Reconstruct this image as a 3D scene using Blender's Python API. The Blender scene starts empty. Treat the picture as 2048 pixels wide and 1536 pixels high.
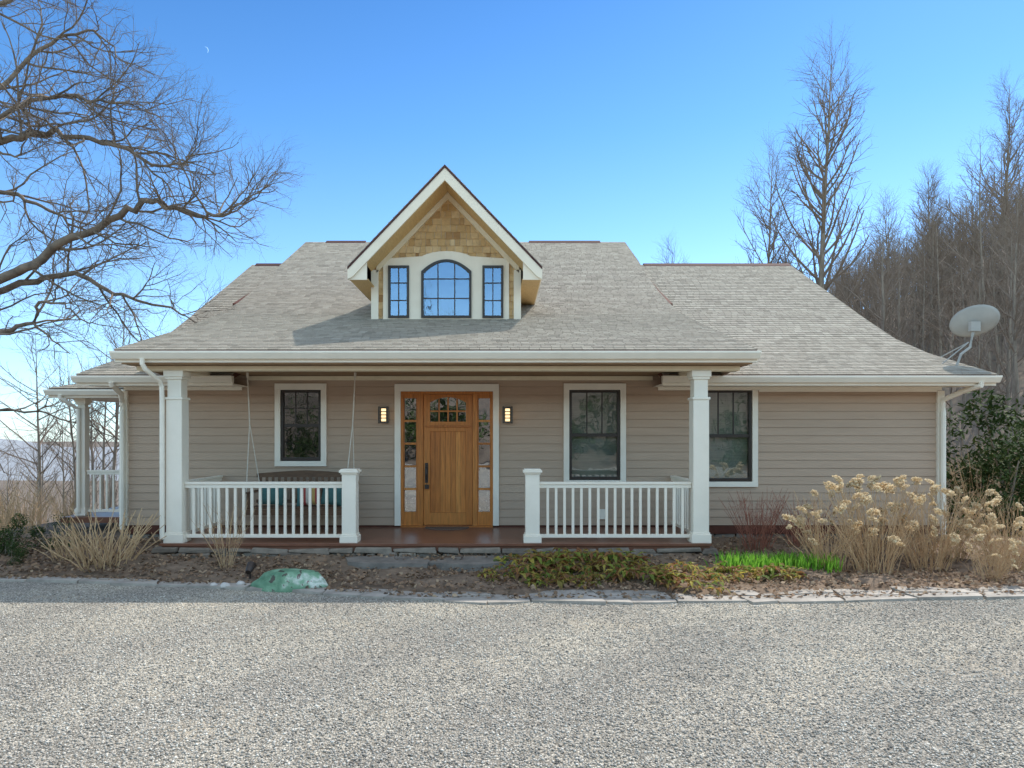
import bpy, math, random
import numpy as np
from mathutils import Vector, Matrix
R=random.Random(11); NR=np.random.RandomState(5)
scene=bpy.context.scene; COL=scene.collection
W={}
I4=Matrix.Identity(4)
# ---------------- helpers ----------------
class MB:
    def __init__(s): s.v=[];s.f=[];s.m=[]
    def face(s,pts,mi=0):
        b=len(s.v); s.v+= [tuple(p) for p in pts]; s.f.append(tuple(range(b,b+len(pts)))); s.m.append(mi)
    def box(s,x0,x1,y0,y1,z0,z1,mi=0):
        b=len(s.v)
        s.v+=[(x0,y0,z0),(x1,y0,z0),(x1,y1,z0),(x0,y1,z0),(x0,y0,z1),(x1,y0,z1),(x1,y1,z1),(x0,y1,z1)]
        for q in ((0,3,2,1),(4,5,6,7),(0,1,5,4),(1,2,6,5),(2,3,7,6),(3,0,4,7)):
            s.f.append(tuple(b+i for i in q)); s.m.append(mi)
    def prism(s,poly,axis,a,b2,mi=0):
        b=len(s.v); n=len(poly)
        for t in (a,b2):
            for p in poly:
                s.v.append((t,p[0],p[1]) if axis=='x' else (p[0],t,p[1]))
        s.f.append(tuple(range(b,b+n)));s.m.append(mi)
        s.f.append(tuple(range(b+2*n-1,b+n-1,-1)));s.m.append(mi)
        for i in range(n):
            j=(i+1)%n; s.f.append((b+i,b+n+i,b+n+j,b+j)); s.m.append(mi)
    def tube(s,pts,rads,n=3,mi=0,cap=False):
        b=len(s.v); N=len(pts)
        for i in range(N):
            p=pts[i]; d=(pts[min(i+1,N-1)]-pts[max(i-1,0)])
            if d.length<1e-6: d=Vector((0,0,1))
            d.normalize()
            a=d.cross(Vector((0.31,0.52,0.79)) if abs(d.z)<.9 else Vector((1,.2,0))); a.normalize(); c=d.cross(a)
            r=rads[i]
            for k in range(n):
                t=2*math.pi*k/n+math.pi/4
                q=p+a*(r*math.cos(t))+c*(r*math.sin(t)); s.v.append((q.x,q.y,q.z))
        for i in range(N-1):
            for k in range(n):
                k2=(k+1)%n
                s.f.append((b+i*n+k,b+i*n+k2,b+(i+1)*n+k2,b+(i+1)*n+k)); s.m.append(mi)
        if cap:
            s.f.append(tuple(b+k for k in range(n)));s.m.append(mi)
            s.f.append(tuple(b+(N-1)*n+k for k in range(n)));s.m.append(mi)
    def mesh(s,name,mats,smooth=False,fix=True):
        me=bpy.data.meshes.new(name); me.from_pydata(s.v,[],s.f)
        for m in mats: me.materials.append(m)
        me.polygons.foreach_set('material_index',s.m)
        if smooth: me.polygons.foreach_set('use_smooth',[True]*len(s.f))
        me.update(); return me
    def obj(s,name,mats,parent=None,smooth=False,bevel=0,local=False,recalc=True):
        if not isinstance(mats,(list,tuple)): mats=[mats]
        me=s.mesh(name,mats,smooth)
        if recalc:
            import bmesh
            bm=bmesh.new(); bm.from_mesh(me); bmesh.ops.recalc_face_normals(bm,faces=bm.faces); bm.to_mesh(me); bm.free()
        ob=bpy.data.objects.new(name,me); COL.objects.link(ob)
        attach(ob,parent,local)
        if bevel:
            m=ob.modifiers.new('Bevel','BEVEL'); m.width=bevel; m.segments=2; m.limit_method='ANGLE'
        return ob
def attach(ob,parent,local=False):
    if parent is not None:
        ob.parent=parent
        if not local: ob.matrix_parent_inverse=W.get(parent.name,I4).inverted()
    W[ob.name]=I4
def empty(name,loc):
    e=bpy.data.objects.new(name,None); e.empty_display_size=.2; e.location=loc; COL.objects.link(e)
    W[e.name]=Matrix.Translation(Vector(loc)); return e
def top(ob,label,cat,group=None,kind=None):
    ob['label']=label; ob['category']=cat
    if group: ob['group']=group
    if kind: ob['kind']=kind
    return ob
def struct(ob): ob['kind']='structure'; return ob

def newmat(name):
    m=bpy.data.materials.new(name); m.use_nodes=True; nt=m.node_tree
    b=nt.nodes['Principled BSDF']; return m,nt,b
def ramp(nt,cols,interp='LINEAR'):
    r=nt.nodes.new('ShaderNodeValToRGB'); r.color_ramp.interpolation=interp
    e=r.color_ramp.elements
    n=len(cols)
    for i,c in enumerate(cols):
        if isinstance(c[0],(tuple,list)): col,pos=c
        else: col,pos=c,i/(n-1)
        if i<2: el=e[i]; el.position=pos
        else: el=e.new(pos)
        el.color=(*col,1)
    return r
def coord(nt,scale=(1,1,1)):
    tc=nt.nodes.new('ShaderNodeTexCoord'); mp=nt.nodes.new('ShaderNodeMapping'); mp.inputs['Scale'].default_value=scale
    nt.links.new(tc.outputs['Object'],mp.inputs['Vector']); return mp.outputs['Vector']
def noise(nt,vec,scale,detail=4,rough=.6):
    n=nt.nodes.new('ShaderNodeTexNoise'); n.inputs['Scale'].default_value=scale; n.inputs['Detail'].default_value=detail; n.inputs['Roughness'].default_value=rough
    nt.links.new(vec,n.inputs['Vector']); return n.outputs['Fac']
def mul(nt,a,b,fac=1.0,mode='MULTIPLY'):
    m=nt.nodes.new('ShaderNodeMix'); m.data_type='RGBA'; m.blend_type=mode; 
    if isinstance(fac,float): m.inputs['Factor'].default_value=fac
    else: nt.links.new(fac,m.inputs['Factor'])
    for s,x in ((6,a),(7,b)):
        if isinstance(x,tuple): m.inputs[s].default_value=(*x,1)
        else: nt.links.new(x,m.inputs[s])
    return m.outputs[2]
def bump(nt,b,h,strength=.3,dist=.01):
    n=nt.nodes.new('ShaderNodeBump'); n.inputs['Strength'].default_value=strength; n.inputs['Distance'].default_value=dist
    nt.links.new(h,n.inputs['Height']); nt.links.new(n.outputs['Normal'],b.inputs['Normal'])
def simple(name,c1,c2=None,rough=.8,scale=3,stretch=(1,1,1),bs=0,bscale=None,spec=.3,metal=0,detail=5):
    m,nt,b=newmat(name); v=coord(nt,stretch); c2=c2 or tuple(x*.85 for x in c1)
    n=noise(nt,v,scale,detail); r=ramp(nt,[(c2,.3),(c1,.7)]); nt.links.new(n,r.inputs['Fac'])
    nt.links.new(r.outputs['Color'],b.inputs['Base Color'])
    b.inputs['Roughness'].default_value=rough; b.inputs['Specular IOR Level'].default_value=spec; b.inputs['Metallic'].default_value=metal
    if bs: bump(nt,b,noise(nt,v,bscale or scale*3,6),bs)
    return m
def island(name,cols,rough=.85,nscale=8,namt=.5,bs=0.0,bscale=40,spec=.25,transl=0.0,dirt=None,dlo=.86,stretch=(1,1,1)):
    m,nt,b=newmat(name); g=nt.nodes.new('ShaderNodeNewGeometry'); r=ramp(nt,cols)
    nt.links.new(g.outputs['Random Per Island'],r.inputs['Fac'])
    v=coord(nt,stretch); n=noise(nt,v,nscale,6); r2=ramp(nt,[((.45,.45,.45),.25),((1.15,1.15,1.15),.75)]); nt.links.new(n,r2.inputs['Fac'])
    c=mul(nt,r.outputs['Color'],r2.outputs['Color'],namt)
    if dirt:
        n2=noise(nt,v,dirt,4); r3=ramp(nt,[((dlo,dlo*.985,dlo*.98),.35),((1.05,1.05,1.04),.65)]); nt.links.new(n2,r3.inputs['Fac']); c=mul(nt,c,r3.outputs['Color'])
    nt.links.new(c,b.inputs['Base Color']); b.inputs['Roughness'].default_value=rough; b.inputs['Specular IOR Level'].default_value=spec
    if bs: bump(nt,b,noise(nt,v,bscale,4),bs)
    if transl:
        t=nt.nodes.new('ShaderNodeBsdfTranslucent'); nt.links.new(c,t.inputs['Color']); mx=nt.nodes.new('ShaderNodeMixShader'); mx.inputs[0].default_value=transl
        o=nt.nodes['Material Output']; nt.links.new(b.outputs[0],mx.inputs[1]); nt.links.new(t.outputs[0],mx.inputs[2]); nt.links.new(mx.outputs[0],o.inputs['Surface'])
    return m
# ---------------- materials ----------------
M_siding=simple('siding_paint',(.52,.39,.295),(.47,.35,.262),.75,1.6,(.6,1,6),.12,30,spec=.15)
M_white=simple('white_paint',(.90,.84,.735),(.83,.77,.665),.55,2.5)
M_dtrim=simple('warm_white_trim_paint',(.89,.805,.665),(.83,.74,.60),.6,3)
M_cream=simple('cream_trim_paint',(.84,.74,.56),(.76,.66,.48),.6,4)
M_shing=island('asphalt_shingles',[(.30,.272,.228),(.43,.392,.33),(.365,.33,.278),(.47,.43,.365)],.95,90,.6,.6,160,.15)
M_cedar=island('cedar_shakes',[(.40,.22,.09),(.74,.51,.26),(.58,.36,.155),(.82,.60,.34)],.75,12,.5,.3,40)
M_soffit=simple('wood_soffit',(.74,.51,.23),(.58,.38,.17),.6,6,(8,1,8),.1)
M_ceil=simple('stained_ceiling_boards',(.38,.24,.13),(.26,.165,.095),.6,4,(1,14,1),.1)
M_door=island('oiled_door_wood',[(.46,.145,.028),(.66,.245,.055),(.54,.185,.038),(.72,.29,.07)],.42,4,.8,.08,30,spec=.4,stretch=(8,8,.7))
M_deck=simple('stained_deck_boards',(.24,.105,.065),(.15,.065,.042),.30,4,(.8,12,1),.1,spec=.5)
M_black=simple('dark_bronze_frame',(.035,.025,.02),(.025,.018,.015),.4,4,spec=.5)
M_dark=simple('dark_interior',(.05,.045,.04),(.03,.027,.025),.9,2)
M_ridge=simple('ridge_vent',(.10,.045,.04),(.07,.03,.03),.8,5)
M_skirt=simple('brown_skirt',(.13,.045,.03),(.08,.03,.02),.8,5)
M_blind=simple('window_blind',(.30,.31,.27),(.22,.23,.20),.8,2,(1,1,30))
M_stone=island('field_stone',[(.15,.125,.105),(.29,.245,.20),(.22,.19,.16),(.33,.285,.235)],.9,7,.8,.9,22)
M_flag=island('flagstone',[(.30,.275,.245),(.46,.42,.365),(.38,.35,.315),(.52,.475,.41)],.8,4,.8,.7,22)
M_bark=simple('grey_bark',(.32,.27,.22),(.15,.125,.10),.9,3,(3,3,.6),.5,10)
M_oak=simple('oak_bark',(.26,.205,.16),(.10,.08,.065),.9,4,(1,1,1),.6,12)
M_twig=simple('twig_bark',(.25,.195,.155),(.16,.125,.10),.9,2)
M_metal=simple('painted_metal_grey',(.42,.42,.40),(.34,.34,.32),.5,3,spec=.4)
M_soil=simple('leafy_soil',(.24,.175,.125),(.11,.08,.058),.95,5,(1,1,1),.8,30)
M_leafl=island('dry_leaf_litter',[(.12,.075,.05),(.36,.24,.155),(.21,.14,.095),(.50,.38,.26)],.85,20,.3,transl=.25)
M_pere=island('perennial_leaves',[(.10,.17,.035),(.28,.33,.055),(.40,.19,.08),(.15,.10,.05),(.52,.45,.09),(.30,.12,.05),(.22,.14,.08)],.6,10,.35,spec=.3,transl=.45)
M_ever=island('evergreen_leaves',[(.022,.045,.014),(.06,.10,.027),(.035,.062,.018),(.10,.135,.042)],.7,10,.4,spec=.12,transl=.12)
M_shoot=island('green_shoots',[(.14,.36,.04),(.28,.56,.07)],.5,10,.2,transl=.5)
M_stem=island('dried_stems',[(.40,.26,.14),(.62,.44,.26),(.50,.34,.20)],.8,10,.3)
M_redst=island('reddish_stems',[(.26,.10,.07),(.42,.18,.12)],.7,10,.3)
M_flower=island('dried_blooms',[(.60,.45,.27),(.86,.74,.52),(.74,.60,.38)],.8,10,.2,transl=.4)
def glassmat(name,fac,tint=(.9,.95,1)):
    m=bpy.data.materials.new(name); m.use_nodes=True; nt=m.node_tree; nt.nodes.clear()
    o=nt.nodes.new('ShaderNodeOutputMaterial'); mx=nt.nodes.new('ShaderNodeMixShader'); g=nt.nodes.new('ShaderNodeBsdfGlossy'); t=nt.nodes.new('ShaderNodeBsdfTransparent')
    g.inputs['Roughness'].default_value=.01; g.inputs['Color'].default_value=(*tint,1); t.inputs['Color'].default_value=(.8,.85,.82,1)
    v=coord(nt); n=noise(nt,v,2.2,2); bp=nt.nodes.new('ShaderNodeBump'); bp.inputs['Strength'].default_value=.12; bp.inputs['Distance'].default_value=.02
    nt.links.new(n,bp.inputs['Height']); nt.links.new(bp.outputs['Normal'],g.inputs['Normal'])
    mx.inputs[0].default_value=fac
    nt.links.new(t.outputs[0],mx.inputs[1]); nt.links.new(g.outputs[0],mx.inputs[2]); nt.links.new(mx.outputs[0],o.inputs['Surface']); return m
M_glass=glassmat('window_glass',.20)
M_glasse=glassmat('entry_glass',.42)
M_glassd=glassmat('dormer_glass',.26,(.38,.62,1))  # blue of the reflected sky is put into the gloss tint
def emis(name,col,st):
    m,nt,b=newmat(name); b.inputs['Base Color'].default_value=(*col,1); b.inputs['Emission Color'].default_value=(*col,1); b.inputs['Emission Strength'].default_value=st; return m
M_lamp=emis('lit_lamp_glass',(1,.72,.38),1.5)
def gravel_mat():
    m,nt,b=newmat('gravel'); v=coord(nt)
    vo=nt.nodes.new('ShaderNodeTexVoronoi'); vo.inputs['Scale'].default_value=58; nt.links.new(v,vo.inputs['Vector'])
    sp=nt.nodes.new('ShaderNodeSeparateColor'); nt.links.new(vo.outputs['Color'],sp.inputs[0])
    r=ramp(nt,[((.22,.21,.19),0),((.43,.405,.36),.3),((.55,.52,.465),.65),((.80,.765,.69),1)]); nt.links.new(sp.outputs[0],r.inputs['Fac'])
    n=noise(nt,v,.42,6,.68); r2=ramp(nt,[((.82,.815,.81),.36),((1.10,1.08,1.04),.62)]); nt.links.new(n,r2.inputs['Fac'])
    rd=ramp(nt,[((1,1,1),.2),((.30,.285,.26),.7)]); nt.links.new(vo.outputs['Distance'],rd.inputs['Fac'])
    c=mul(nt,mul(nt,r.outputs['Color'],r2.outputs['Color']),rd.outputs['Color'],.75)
    wv=nt.nodes.new('ShaderNodeTexWave'); wv.wave_type='RINGS'; wv.rings_direction='Z'; wv.inputs['Scale'].default_value=.16; wv.inputs['Distortion'].default_value=2.5; wv.inputs['Detail'].default_value=3; wv.inputs['Detail Scale'].default_value=.5
    mp=nt.nodes.new('ShaderNodeMapping'); mp.inputs['Location'].default_value=(-9,4,0); nt.links.new(v,mp.inputs['Vector']); nt.links.new(mp.outputs['Vector'],wv.inputs['Vector'])
    r4=ramp(nt,[((1.05,1.04,1.01),.2),((.89,.885,.88),.85)]); nt.links.new(wv.outputs['Fac'],r4.inputs['Fac']); c=mul(nt,c,r4.outputs['Color'])
    n3=noise(nt,v,.75,7,.72); r3=ramp(nt,[((0,0,0),.54),((1,1,1),.68)]); nt.links.new(n3,r3.inputs['Fac'])
    sand=mul(nt,c,(.62,.52,.38),.38,'MIX')
    c=mul(nt,c,sand,r3.outputs['Color'],'MIX')
    nt.links.new(c,b.inputs['Base Color']); b.inputs['Roughness'].default_value=.9; b.inputs['Specular IOR Level'].default_value=.2
    inv=nt.nodes.new('ShaderNodeMath'); inv.operation='SUBTRACT'; inv.inputs[0].default_value=1; nt.links.new(vo.outputs['Distance'],inv.inputs[1])
    bump(nt,b,inv.outputs[0],1.0,.015); return m
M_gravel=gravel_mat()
M_peb=island('gravel_pebbles',[(.17,.16,.145),(.45,.42,.37),(.57,.53,.465),(.32,.30,.27),(.82,.78,.70)],.85,30,.2,spec=.2,dirt=.5,dlo=.82)
def groundmat():
    m,nt,b=newmat('ground_cover'); v=coord(nt)
    n=noise(nt,v,.5,8,.7); r=ramp(nt,[((.085,.066,.050),.3),((.17,.13,.098),.55),((.14,.125,.08),.75)]); nt.links.new(n,r.inputs['Fac'])
    nt.links.new(r.outputs['Color'],b.inputs['Base Color']); b.inputs['Roughness'].default_value=.95; bump(nt,b,noise(nt,v,12,6),.8,.05); return m
M_ground=groundmat()
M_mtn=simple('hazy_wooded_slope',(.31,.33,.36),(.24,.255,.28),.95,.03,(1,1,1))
# ---------------- scatter ----------------
def scatter(name,bv,bf,pos,rot,scl,mat,me_only=False):
    bv=np.asarray(bv,float); bf=np.asarray(bf,int); N=len(pos); n=len(bv); k=bf.shape[1]
    scl=np.asarray(scl,float); 
    if scl.ndim==1: scl=np.repeat(scl[:,None],3,1)
    V=(bv[None]*scl[:,None,:]); V=np.einsum('nij,nvj->nvi',rot,V)+pos[:,None,:]
    F=(bf[None]+(np.arange(N)*n)[:,None,None]).reshape(-1,k)
    me=bpy.data.meshes.new(name); me.vertices.add(N*n); me.vertices.foreach_set('co',V.reshape(-1).astype(np.float32))
    me.loops.add(F.size); me.loops.foreach_set('vertex_index',F.reshape(-1).astype(np.int32))
    me.polygons.add(len(F)); me.polygons.foreach_set('loop_start',(np.arange(len(F))*k).astype(np.int32)); 
    me.update(calc_edges=True); me.validate(); me.materials.append(mat)
    if me_only: return me
    ob=bpy.data.objects.new(name,me); COL.objects.link(ob); return ob
def rotm(N,tilt=3.14,rs=NR):
    a=rs.rand(N)*6.283; bx=(rs.rand(N)-.5)*2*tilt; cx=(rs.rand(N)-.5)*2*tilt
    ca,sa,cb,sb,cc,sc=np.cos(a),np.sin(a),np.cos(bx),np.sin(bx),np.cos(cx),np.sin(cx); z=np.zeros(N);o=np.ones(N)
    Rz=np.array([[ca,-sa,z],[sa,ca,z],[z,z,o]]).transpose(2,0,1)
    Rx=np.array([[o,z,z],[z,cb,-sb],[z,sb,cb]]).transpose(2,0,1)
    Ry=np.array([[cc,z,sc],[z,o,z],[-sc,z,cc]]).transpose(2,0,1)
    return Rz@Rx@Ry
# ---------------- terrain ----------------
def ss(a,b,x): 
    t=np.clip((x-a)/(b-a),0,1); return t*t*(3-2*t)
def terr(x,y):
    x=np.asarray(x,float); y=np.asarray(y,float)
    a=np.maximum(0,x-13); z=32*(1-np.exp(-a*.78/32))*ss(16,56,y)*(1-ss(160,400,y))
    l=np.maximum(0,-x-10.5); z=z-22*(1-np.exp(-l*.28/22))*ss(10,22,y)
    z=z-15*ss(45,140,y)*(1-ss(0,25,x))
    z=z+15*ss(17,62,-y)  # unseen rise behind the camera, added for window reflections and warm fill
    z=z+.25*np.sin(x*.31+y*.17)*ss(30,60,np.abs(x)+y)
    return z
def tz(x,y): return float(terr(x,y))
near=np.arange(-60,60.1,1.5); far=np.array([70,85,105,130,160,200,260,340,450,600,900,1400,2200,3500])
gx=np.concatenate([-far[::-1],near,far]); gy=gx+0
X,Y=np.meshgrid(gx,gy); Z=terr(X,Y); V=np.stack([X,Y,Z],-1).reshape(-1,3)
nx=len(gx); idx=np.arange(nx*len(gy)).reshape(len(gy),nx)
F=np.stack([idx[:-1,:-1],idx[:-1,1:],idx[1:,1:],idx[1:,:-1]],-1).reshape(-1,4)
g=scatter('ground',V,F,np.zeros((1,3)),np.eye(3)[None],np.ones(1),M_ground); struct(g)
g.data.polygons.foreach_set('use_smooth',[True]*len(g.data.polygons))
def border(x):
    pts=[(-40,10.1),(-9,9.9),(-6,9.75),(-3,9.25),(-1.2,8.75),(0,8.6),(3,8.6),(7.5,8.85),(14,9.6),(40,12)]
    for i in range(len(pts)-1):
        if pts[i][0]<=x<=pts[i+1][0]:
            t=(x-pts[i][0])/(pts[i+1][0]-pts[i][0]); return pts[i][1]*(1-t)+pts[i+1][1]*t
    return 10
mb=MB(); xs=[-25+i*.5 for i in range(101)]
for i in range(len(xs)-1):
    a,b=xs[i],xs[i+1]; mb.face([(a,-16.5,.008),(b,-16.5,.008),(b,border(b)+.15,.008),(a,border(a)+.15,.008)])
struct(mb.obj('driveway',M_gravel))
bx=np.arange(-13,14.01,.15); rows=28
V=[];
for j in range(rows):
    for x in bx:
        y0=border(x)+.05; y=y0+(13.3-y0)*j/(rows-1); e=min(1,j/3)
        V.append((x,y,.012+e*(.05+.025*math.sin(x*2.1+y*3)+.02*math.sin(x*5.3-y*4.1))+NR.rand()*.015*e +.07*float(ss(10,10.9,y))+ tz(x,y)))
n=len(bx); idx=np.arange(rows*n).reshape(rows,n); F=np.stack([idx[:-1,:-1],idx[:-1,1:],idx[1:,1:],idx[1:,:-1]],-1).reshape(-1,4)
bed=scatter('planting_bed',V,F,np.zeros((1,3)),np.eye(3)[None],np.ones(1),M_soil); struct(bed)
V=[];ny=10;nxm=90
for j in range(ny):
    for i in range(nxm):
        x=-1500+i*20; t=j/(ny-1); y=520+t*300
        ridge=1+7*math.sin(x*.006+1)+4*math.sin(x*.017)+1.5*math.sin(x*.051)
        V.append((x,y,-45+(ridge+40)*math.sin(t*math.pi*.5)))
idx=np.arange(ny*nxm).reshape(ny,nxm); F=np.stack([idx[:-1,:-1],idx[:-1,1:],idx[1:,1:],idx[1:,:-1]],-1).reshape(-1,4)
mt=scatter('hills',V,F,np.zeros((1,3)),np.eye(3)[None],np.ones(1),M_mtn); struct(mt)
octv=[(1,0,0),(-1,.1,0),(0,.8,0),(.1,-.8,0),(0,0,.6),(0,0,-.6)]
octf=[(0,2,4),(2,1,4),(1,3,4),(3,0,4),(2,0,5),(1,2,5),(3,1,5),(0,3,5)]
N=110000; d=3.6+5.3*NR.rand(N)**1.25; xx=(NR.rand(N)-.5)*2*.8*(d+.3)
by=np.array([border(x) for x in xx]); k=d<by; d=d[k];xx=xx[k];N=len(d)
s=.0045+.0115*NR.rand(N)**2.0
st=scatter('gravel_stones',octv,octf,np.stack([xx,d,.008+s*.3],-1),rotm(N,.7),s,M_peb)
top(st,'loose pale grey and tan crushed stone covering the driveway','gravel',kind='stuff')
lv=[(-.5,-.9,0),(.5,-.9,.0),(.75,0,.18),(-.75,0,.22),(.1,1,.05),(-.1,1,.05)]; lf=[(0,1,2,3),(3,2,4,5)]
N=24000; xx=-12+26*NR.rand(N); yb=np.array([border(x) for x in xx]); yy=yb-.05+(12.9-yb)*NR.rand(N)**1.2
s=.014+.024*NR.rand(N)
ob=scatter('leaf_litter',lv,lf,np.stack([xx,yy,.07+.04*NR.rand(N)-.05*(yy<yb+.2)+.07*ss(10,10.9,yy)],-1),rotm(N,.8),s,M_leafl)
top(ob,'dry brown fallen leaves scattered over the planting bed','leaves',kind='stuff')

# ================= HOUSE =================
H=empty('house',(0,13,0)); top(H,'taupe clapboard cottage with covered front porch and gabled dormer','house')
FW=13.0
wx=lambda p:(p-1000)/105.0
wz=lambda p:2.1+(868-p)/105.0
opens=[(-4.171,-3.40,1.586,2.938),(1.314,2.286,1.224,2.938),(3.819,4.79,1.195,2.938),(-1.886,-.133,.33,2.91)]
mb=MB(); z=.36; cs=.155; gp=.006; lip=.014
while z<3.3:
    z1=min(z+cs,3.3)
    cuts=sorted(set([z,z+gp,z1]+[c for o in opens for c in (o[2],o[3]) if z+gp+.003<c<z1-.003]))
    for a,b in zip(cuts[:-1],cuts[1:]):
        segs=[(-7.14,8.38)]
        for o in opens:
            if o[2]<=a+.004 and b-.004<=o[3]:
                ns=[]
                for s0,s1 in segs:
                    if o[1]<=s0 or o[0]>=s1: ns.append((s0,s1))
                    else:
                        if o[0]>s0: ns.append((s0,o[0]))
                        if o[1]<s1: ns.append((o[1],s1))
                segs=ns
        if abs(a-z)<1e-6:
            for s0,s1 in segs:
                mb.face([(s0,FW+.014,a-.01),(s1,FW+.014,a-.01),(s1,FW+.014,b+.01),(s0,FW+.014,b+.01)])
                mb.face([(s0,FW+.014,b),(s1,FW+.014,b),(s1,FW-lip,b),(s0,FW-lip,b)])
                mb.face([(s0,FW,a),(s1,FW,a),(s1,FW+.014,a),(s0,FW+.014,a)])
        else:
            ya=FW-lip*(1-(a-z-gp)/(cs-gp)); yb=FW-lip*(1-(b-z-gp)/(cs-gp))
            for s0,s1 in segs: mb.face([(s0,ya,a),(s1,ya,a),(s1,yb,b),(s0,yb,b)])
    z=z1
prof=[(13.04,.2),(13.04,3.25),(15,3.9),(21,7.2),(29,3.2),(29,.2)]
for x in (8.37,-7.13): mb.face([(x,p[0],p[1]) for p in prof])
mb.face([(8.37,29,.2),(-7.13,29,.2),(-7.13,29,3.2),(8.37,29,3.2)])
for x in (4.15,-6.4): mb.face([(x,a,b) for a,b in ((17,5.1),(21,7.2),(29.3,3.1),(23.2,8.4))])
for x in (3.98,-5.98): mb.face([(x,a,b) for a,b in ((11,3.22),(11,3.3),(17.2,5.1),(15,3.9),(12.4,3.12))])
mb.obj('wall',M_siding,H,recalc=False)
mb=MB(); mb.box(-7.1,8.34,13.0,13.2,.2,.372,0); mb.obj('base_board',M_skirt,H)
def stonewall(mb,x0,x1,yf,z0,z1,rowh=.11,ws=(.12,.55)):
    z=z0
    while z<z1-.02:
        h=min(rowh*R.uniform(.8,1.2),z1-z); x=x0
        if z1-z-h<.05: h=z1-z
        while x<x1:
            w=R.uniform(*ws); xe=min(x+w,x1); j=R.uniform(0,.07)
            zz=[z+R.uniform(-.03,.015) for _ in range(2)]+[z+h-R.uniform(-.012,.03) for _ in range(2)]
            b=len(mb.v); yf2=yf-j
            mb.v+=[(x+R.uniform(-.03,.03),yf2,zz[0]),(xe-R.uniform(-.03,.03),yf2-R.uniform(-.02,.02),zz[1]),(xe-.004,yf+.3,zz[1]),(x+.004,yf+.3,zz[0]),(x+R.uniform(.0,.05),yf2+R.uniform(0,.03),zz[2]),(xe-R.uniform(.0,.05),yf2+R.uniform(0,.03),zz[3]),(xe-.01,yf+.3,zz[3]),(x+.01,yf+.3,zz[2])]
            for q in ((0,3,2,1),(4,5,6,7),(0,1,5,4),(1,2,6,5),(2,3,7,6),(3,0,4,7)): mb.f.append(tuple(b+i for i in q)); mb.m.append(0)
            x=xe
        z+=h
mb=MB(); stonewall(mb,-7.15,8.4,13.03,0,.2,.1); mb.obj('foundation',M_stone,H,bevel=.012)
mb=MB(); stonewall(mb,-5.6,3.5,11.0,0.0,.265,.17,(.2,.75)); mb.obj('foundation',M_stone,H,bevel=.02)
mb=MB(); y=11.02
while y<12.98:
    mb.box(-5.5,3.42,y,min(y+.132,12.98),.29,.33); y+=.138
mb.box(-5.48,3.4,11.05,12.97,.2,.285); mb.obj('porch_floor',M_deck,H,bevel=.004)
mb=MB(); y=10.82
while y<12.96:
    mb.box(-6.0,4.0,y,min(y+.088,12.96),3.21,3.235); y+=.092
mb.obj('porch_ceiling',M_ceil,H)
mb=MB(); mb.box(-5.9,3.9,11.08,11.32,3.13,3.205,0); mb.box(-5.45,-5.2,11.32,12.9,3.13,3.205); mb.box(3.2,3.42,11.32,12.9,3.13,3.205)
mb.box(-4.8,2.9,12.95,12.97,3.12,3.2); mb.obj('porch_beam',M_cream,H,bevel=.006)
# ---- roof ----
def shingles(mb,O,U,V,N,vlen,ufun,row=.145,wr=(.13,.20),th=(.014,.016),mi=0,gap=.004,jit=.004):
    O,U,V,N=map(Vector,(O,U,V,N)); v=0; k=0; nr=max(1,round(vlen/row)); row=vlen/nr
    while v<vlen-.01:
        v1=min(v+row,vlen); u0,u1=ufun((v+v1)/2); u=u0; w=R.uniform(.4,1)*wr[0]
        while u<u1-.005:
            ue=min(u+w,u1); t=R.uniform(*th); vb=v-R.uniform(0,jit)
            A=O+U*(u+gap)+V*vb+N*t; B=O+U*(ue-gap)+V*vb+N*t; C=O+U*(ue-gap)+V*(v1+.01)+N*.004; D=O+U*(u+gap)+V*(v1+.01)+N*.004
            A0=A-N*(t+.004); B0=B-N*(t+.004)
            b=len(mb.v); mb.v+=[tuple(q) for q in (A,B,C,D,A0,B0)]
            mb.f+=[(b,b+1,b+2,b+3),(b+4,b+5,b+1,b),(b+4,b,b+3),(b+5,b+2,b+1)]; mb.m+=[mi]*4
            u=ue; w=R.uniform(*wr)
        v=v1
def roofprof(mb,prof,uf,off=0):
    for i in range(len(prof)-1):
        (y0,z0),(y1,z1)=prof[i],prof[i+1]; L=math.hypot(y1-y0,z1-z0); V=((0,(y1-y0)/L,(z1-z0)/L)); N=(0,-V[2],V[1])
        shingles(mb,(0,y0,z0+off),(1,0,0),V,N,L,lambda v,y0=y0,c=V[1]:uf(y0+v*c))
RC=[(10.75,3.43),(13.6,4.27),(15.2,4.77),(16.6,5.28),(18.0,5.89),(19.4,6.58),(23.2,8.62)]
RW=[(12.25,3.17),(14.2,3.77),(15.4,4.24),(16.6,4.87),(21.0,7.30)]
mb=MB()
roofprof(mb,RC,lambda y:((-6.08 if y<13.2 else -6.08-.52*min(1,(y-13.2)/6)),(4.06 if y<15 else 4.06+.19*min(1,(y-15)/6))))
roofprof(mb,RW,lambda y:(-7.62,-4.8 if y<14 else -6.0))
roofprof(mb,RW,lambda y:(2.92 if y<14 else 4.0,8.92))
def slab(mb,prof,x0,x1,th=.09,mi=1):
    for i in range(len(prof)-1):
        p=[(prof[i][0],prof[i][1]-.006),(prof[i+1][0],prof[i+1][1]-.006),(prof[i+1][0],prof[i+1][1]-th),(prof[i][0],prof[i][1]-th)]
        mb.prism(p,'x',x0,x1,mi)
slab(mb,RC[:4],-6.07,4.05); slab(mb,RC[3:],-6.5,4.2)
slab(mb,RW[:2],-7.6,-4.8); slab(mb,RW[:2],2.92,8.9); slab(mb,RW[1:],-7.6,-6.1); slab(mb,RW[1:],4.0,8.9)
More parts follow.
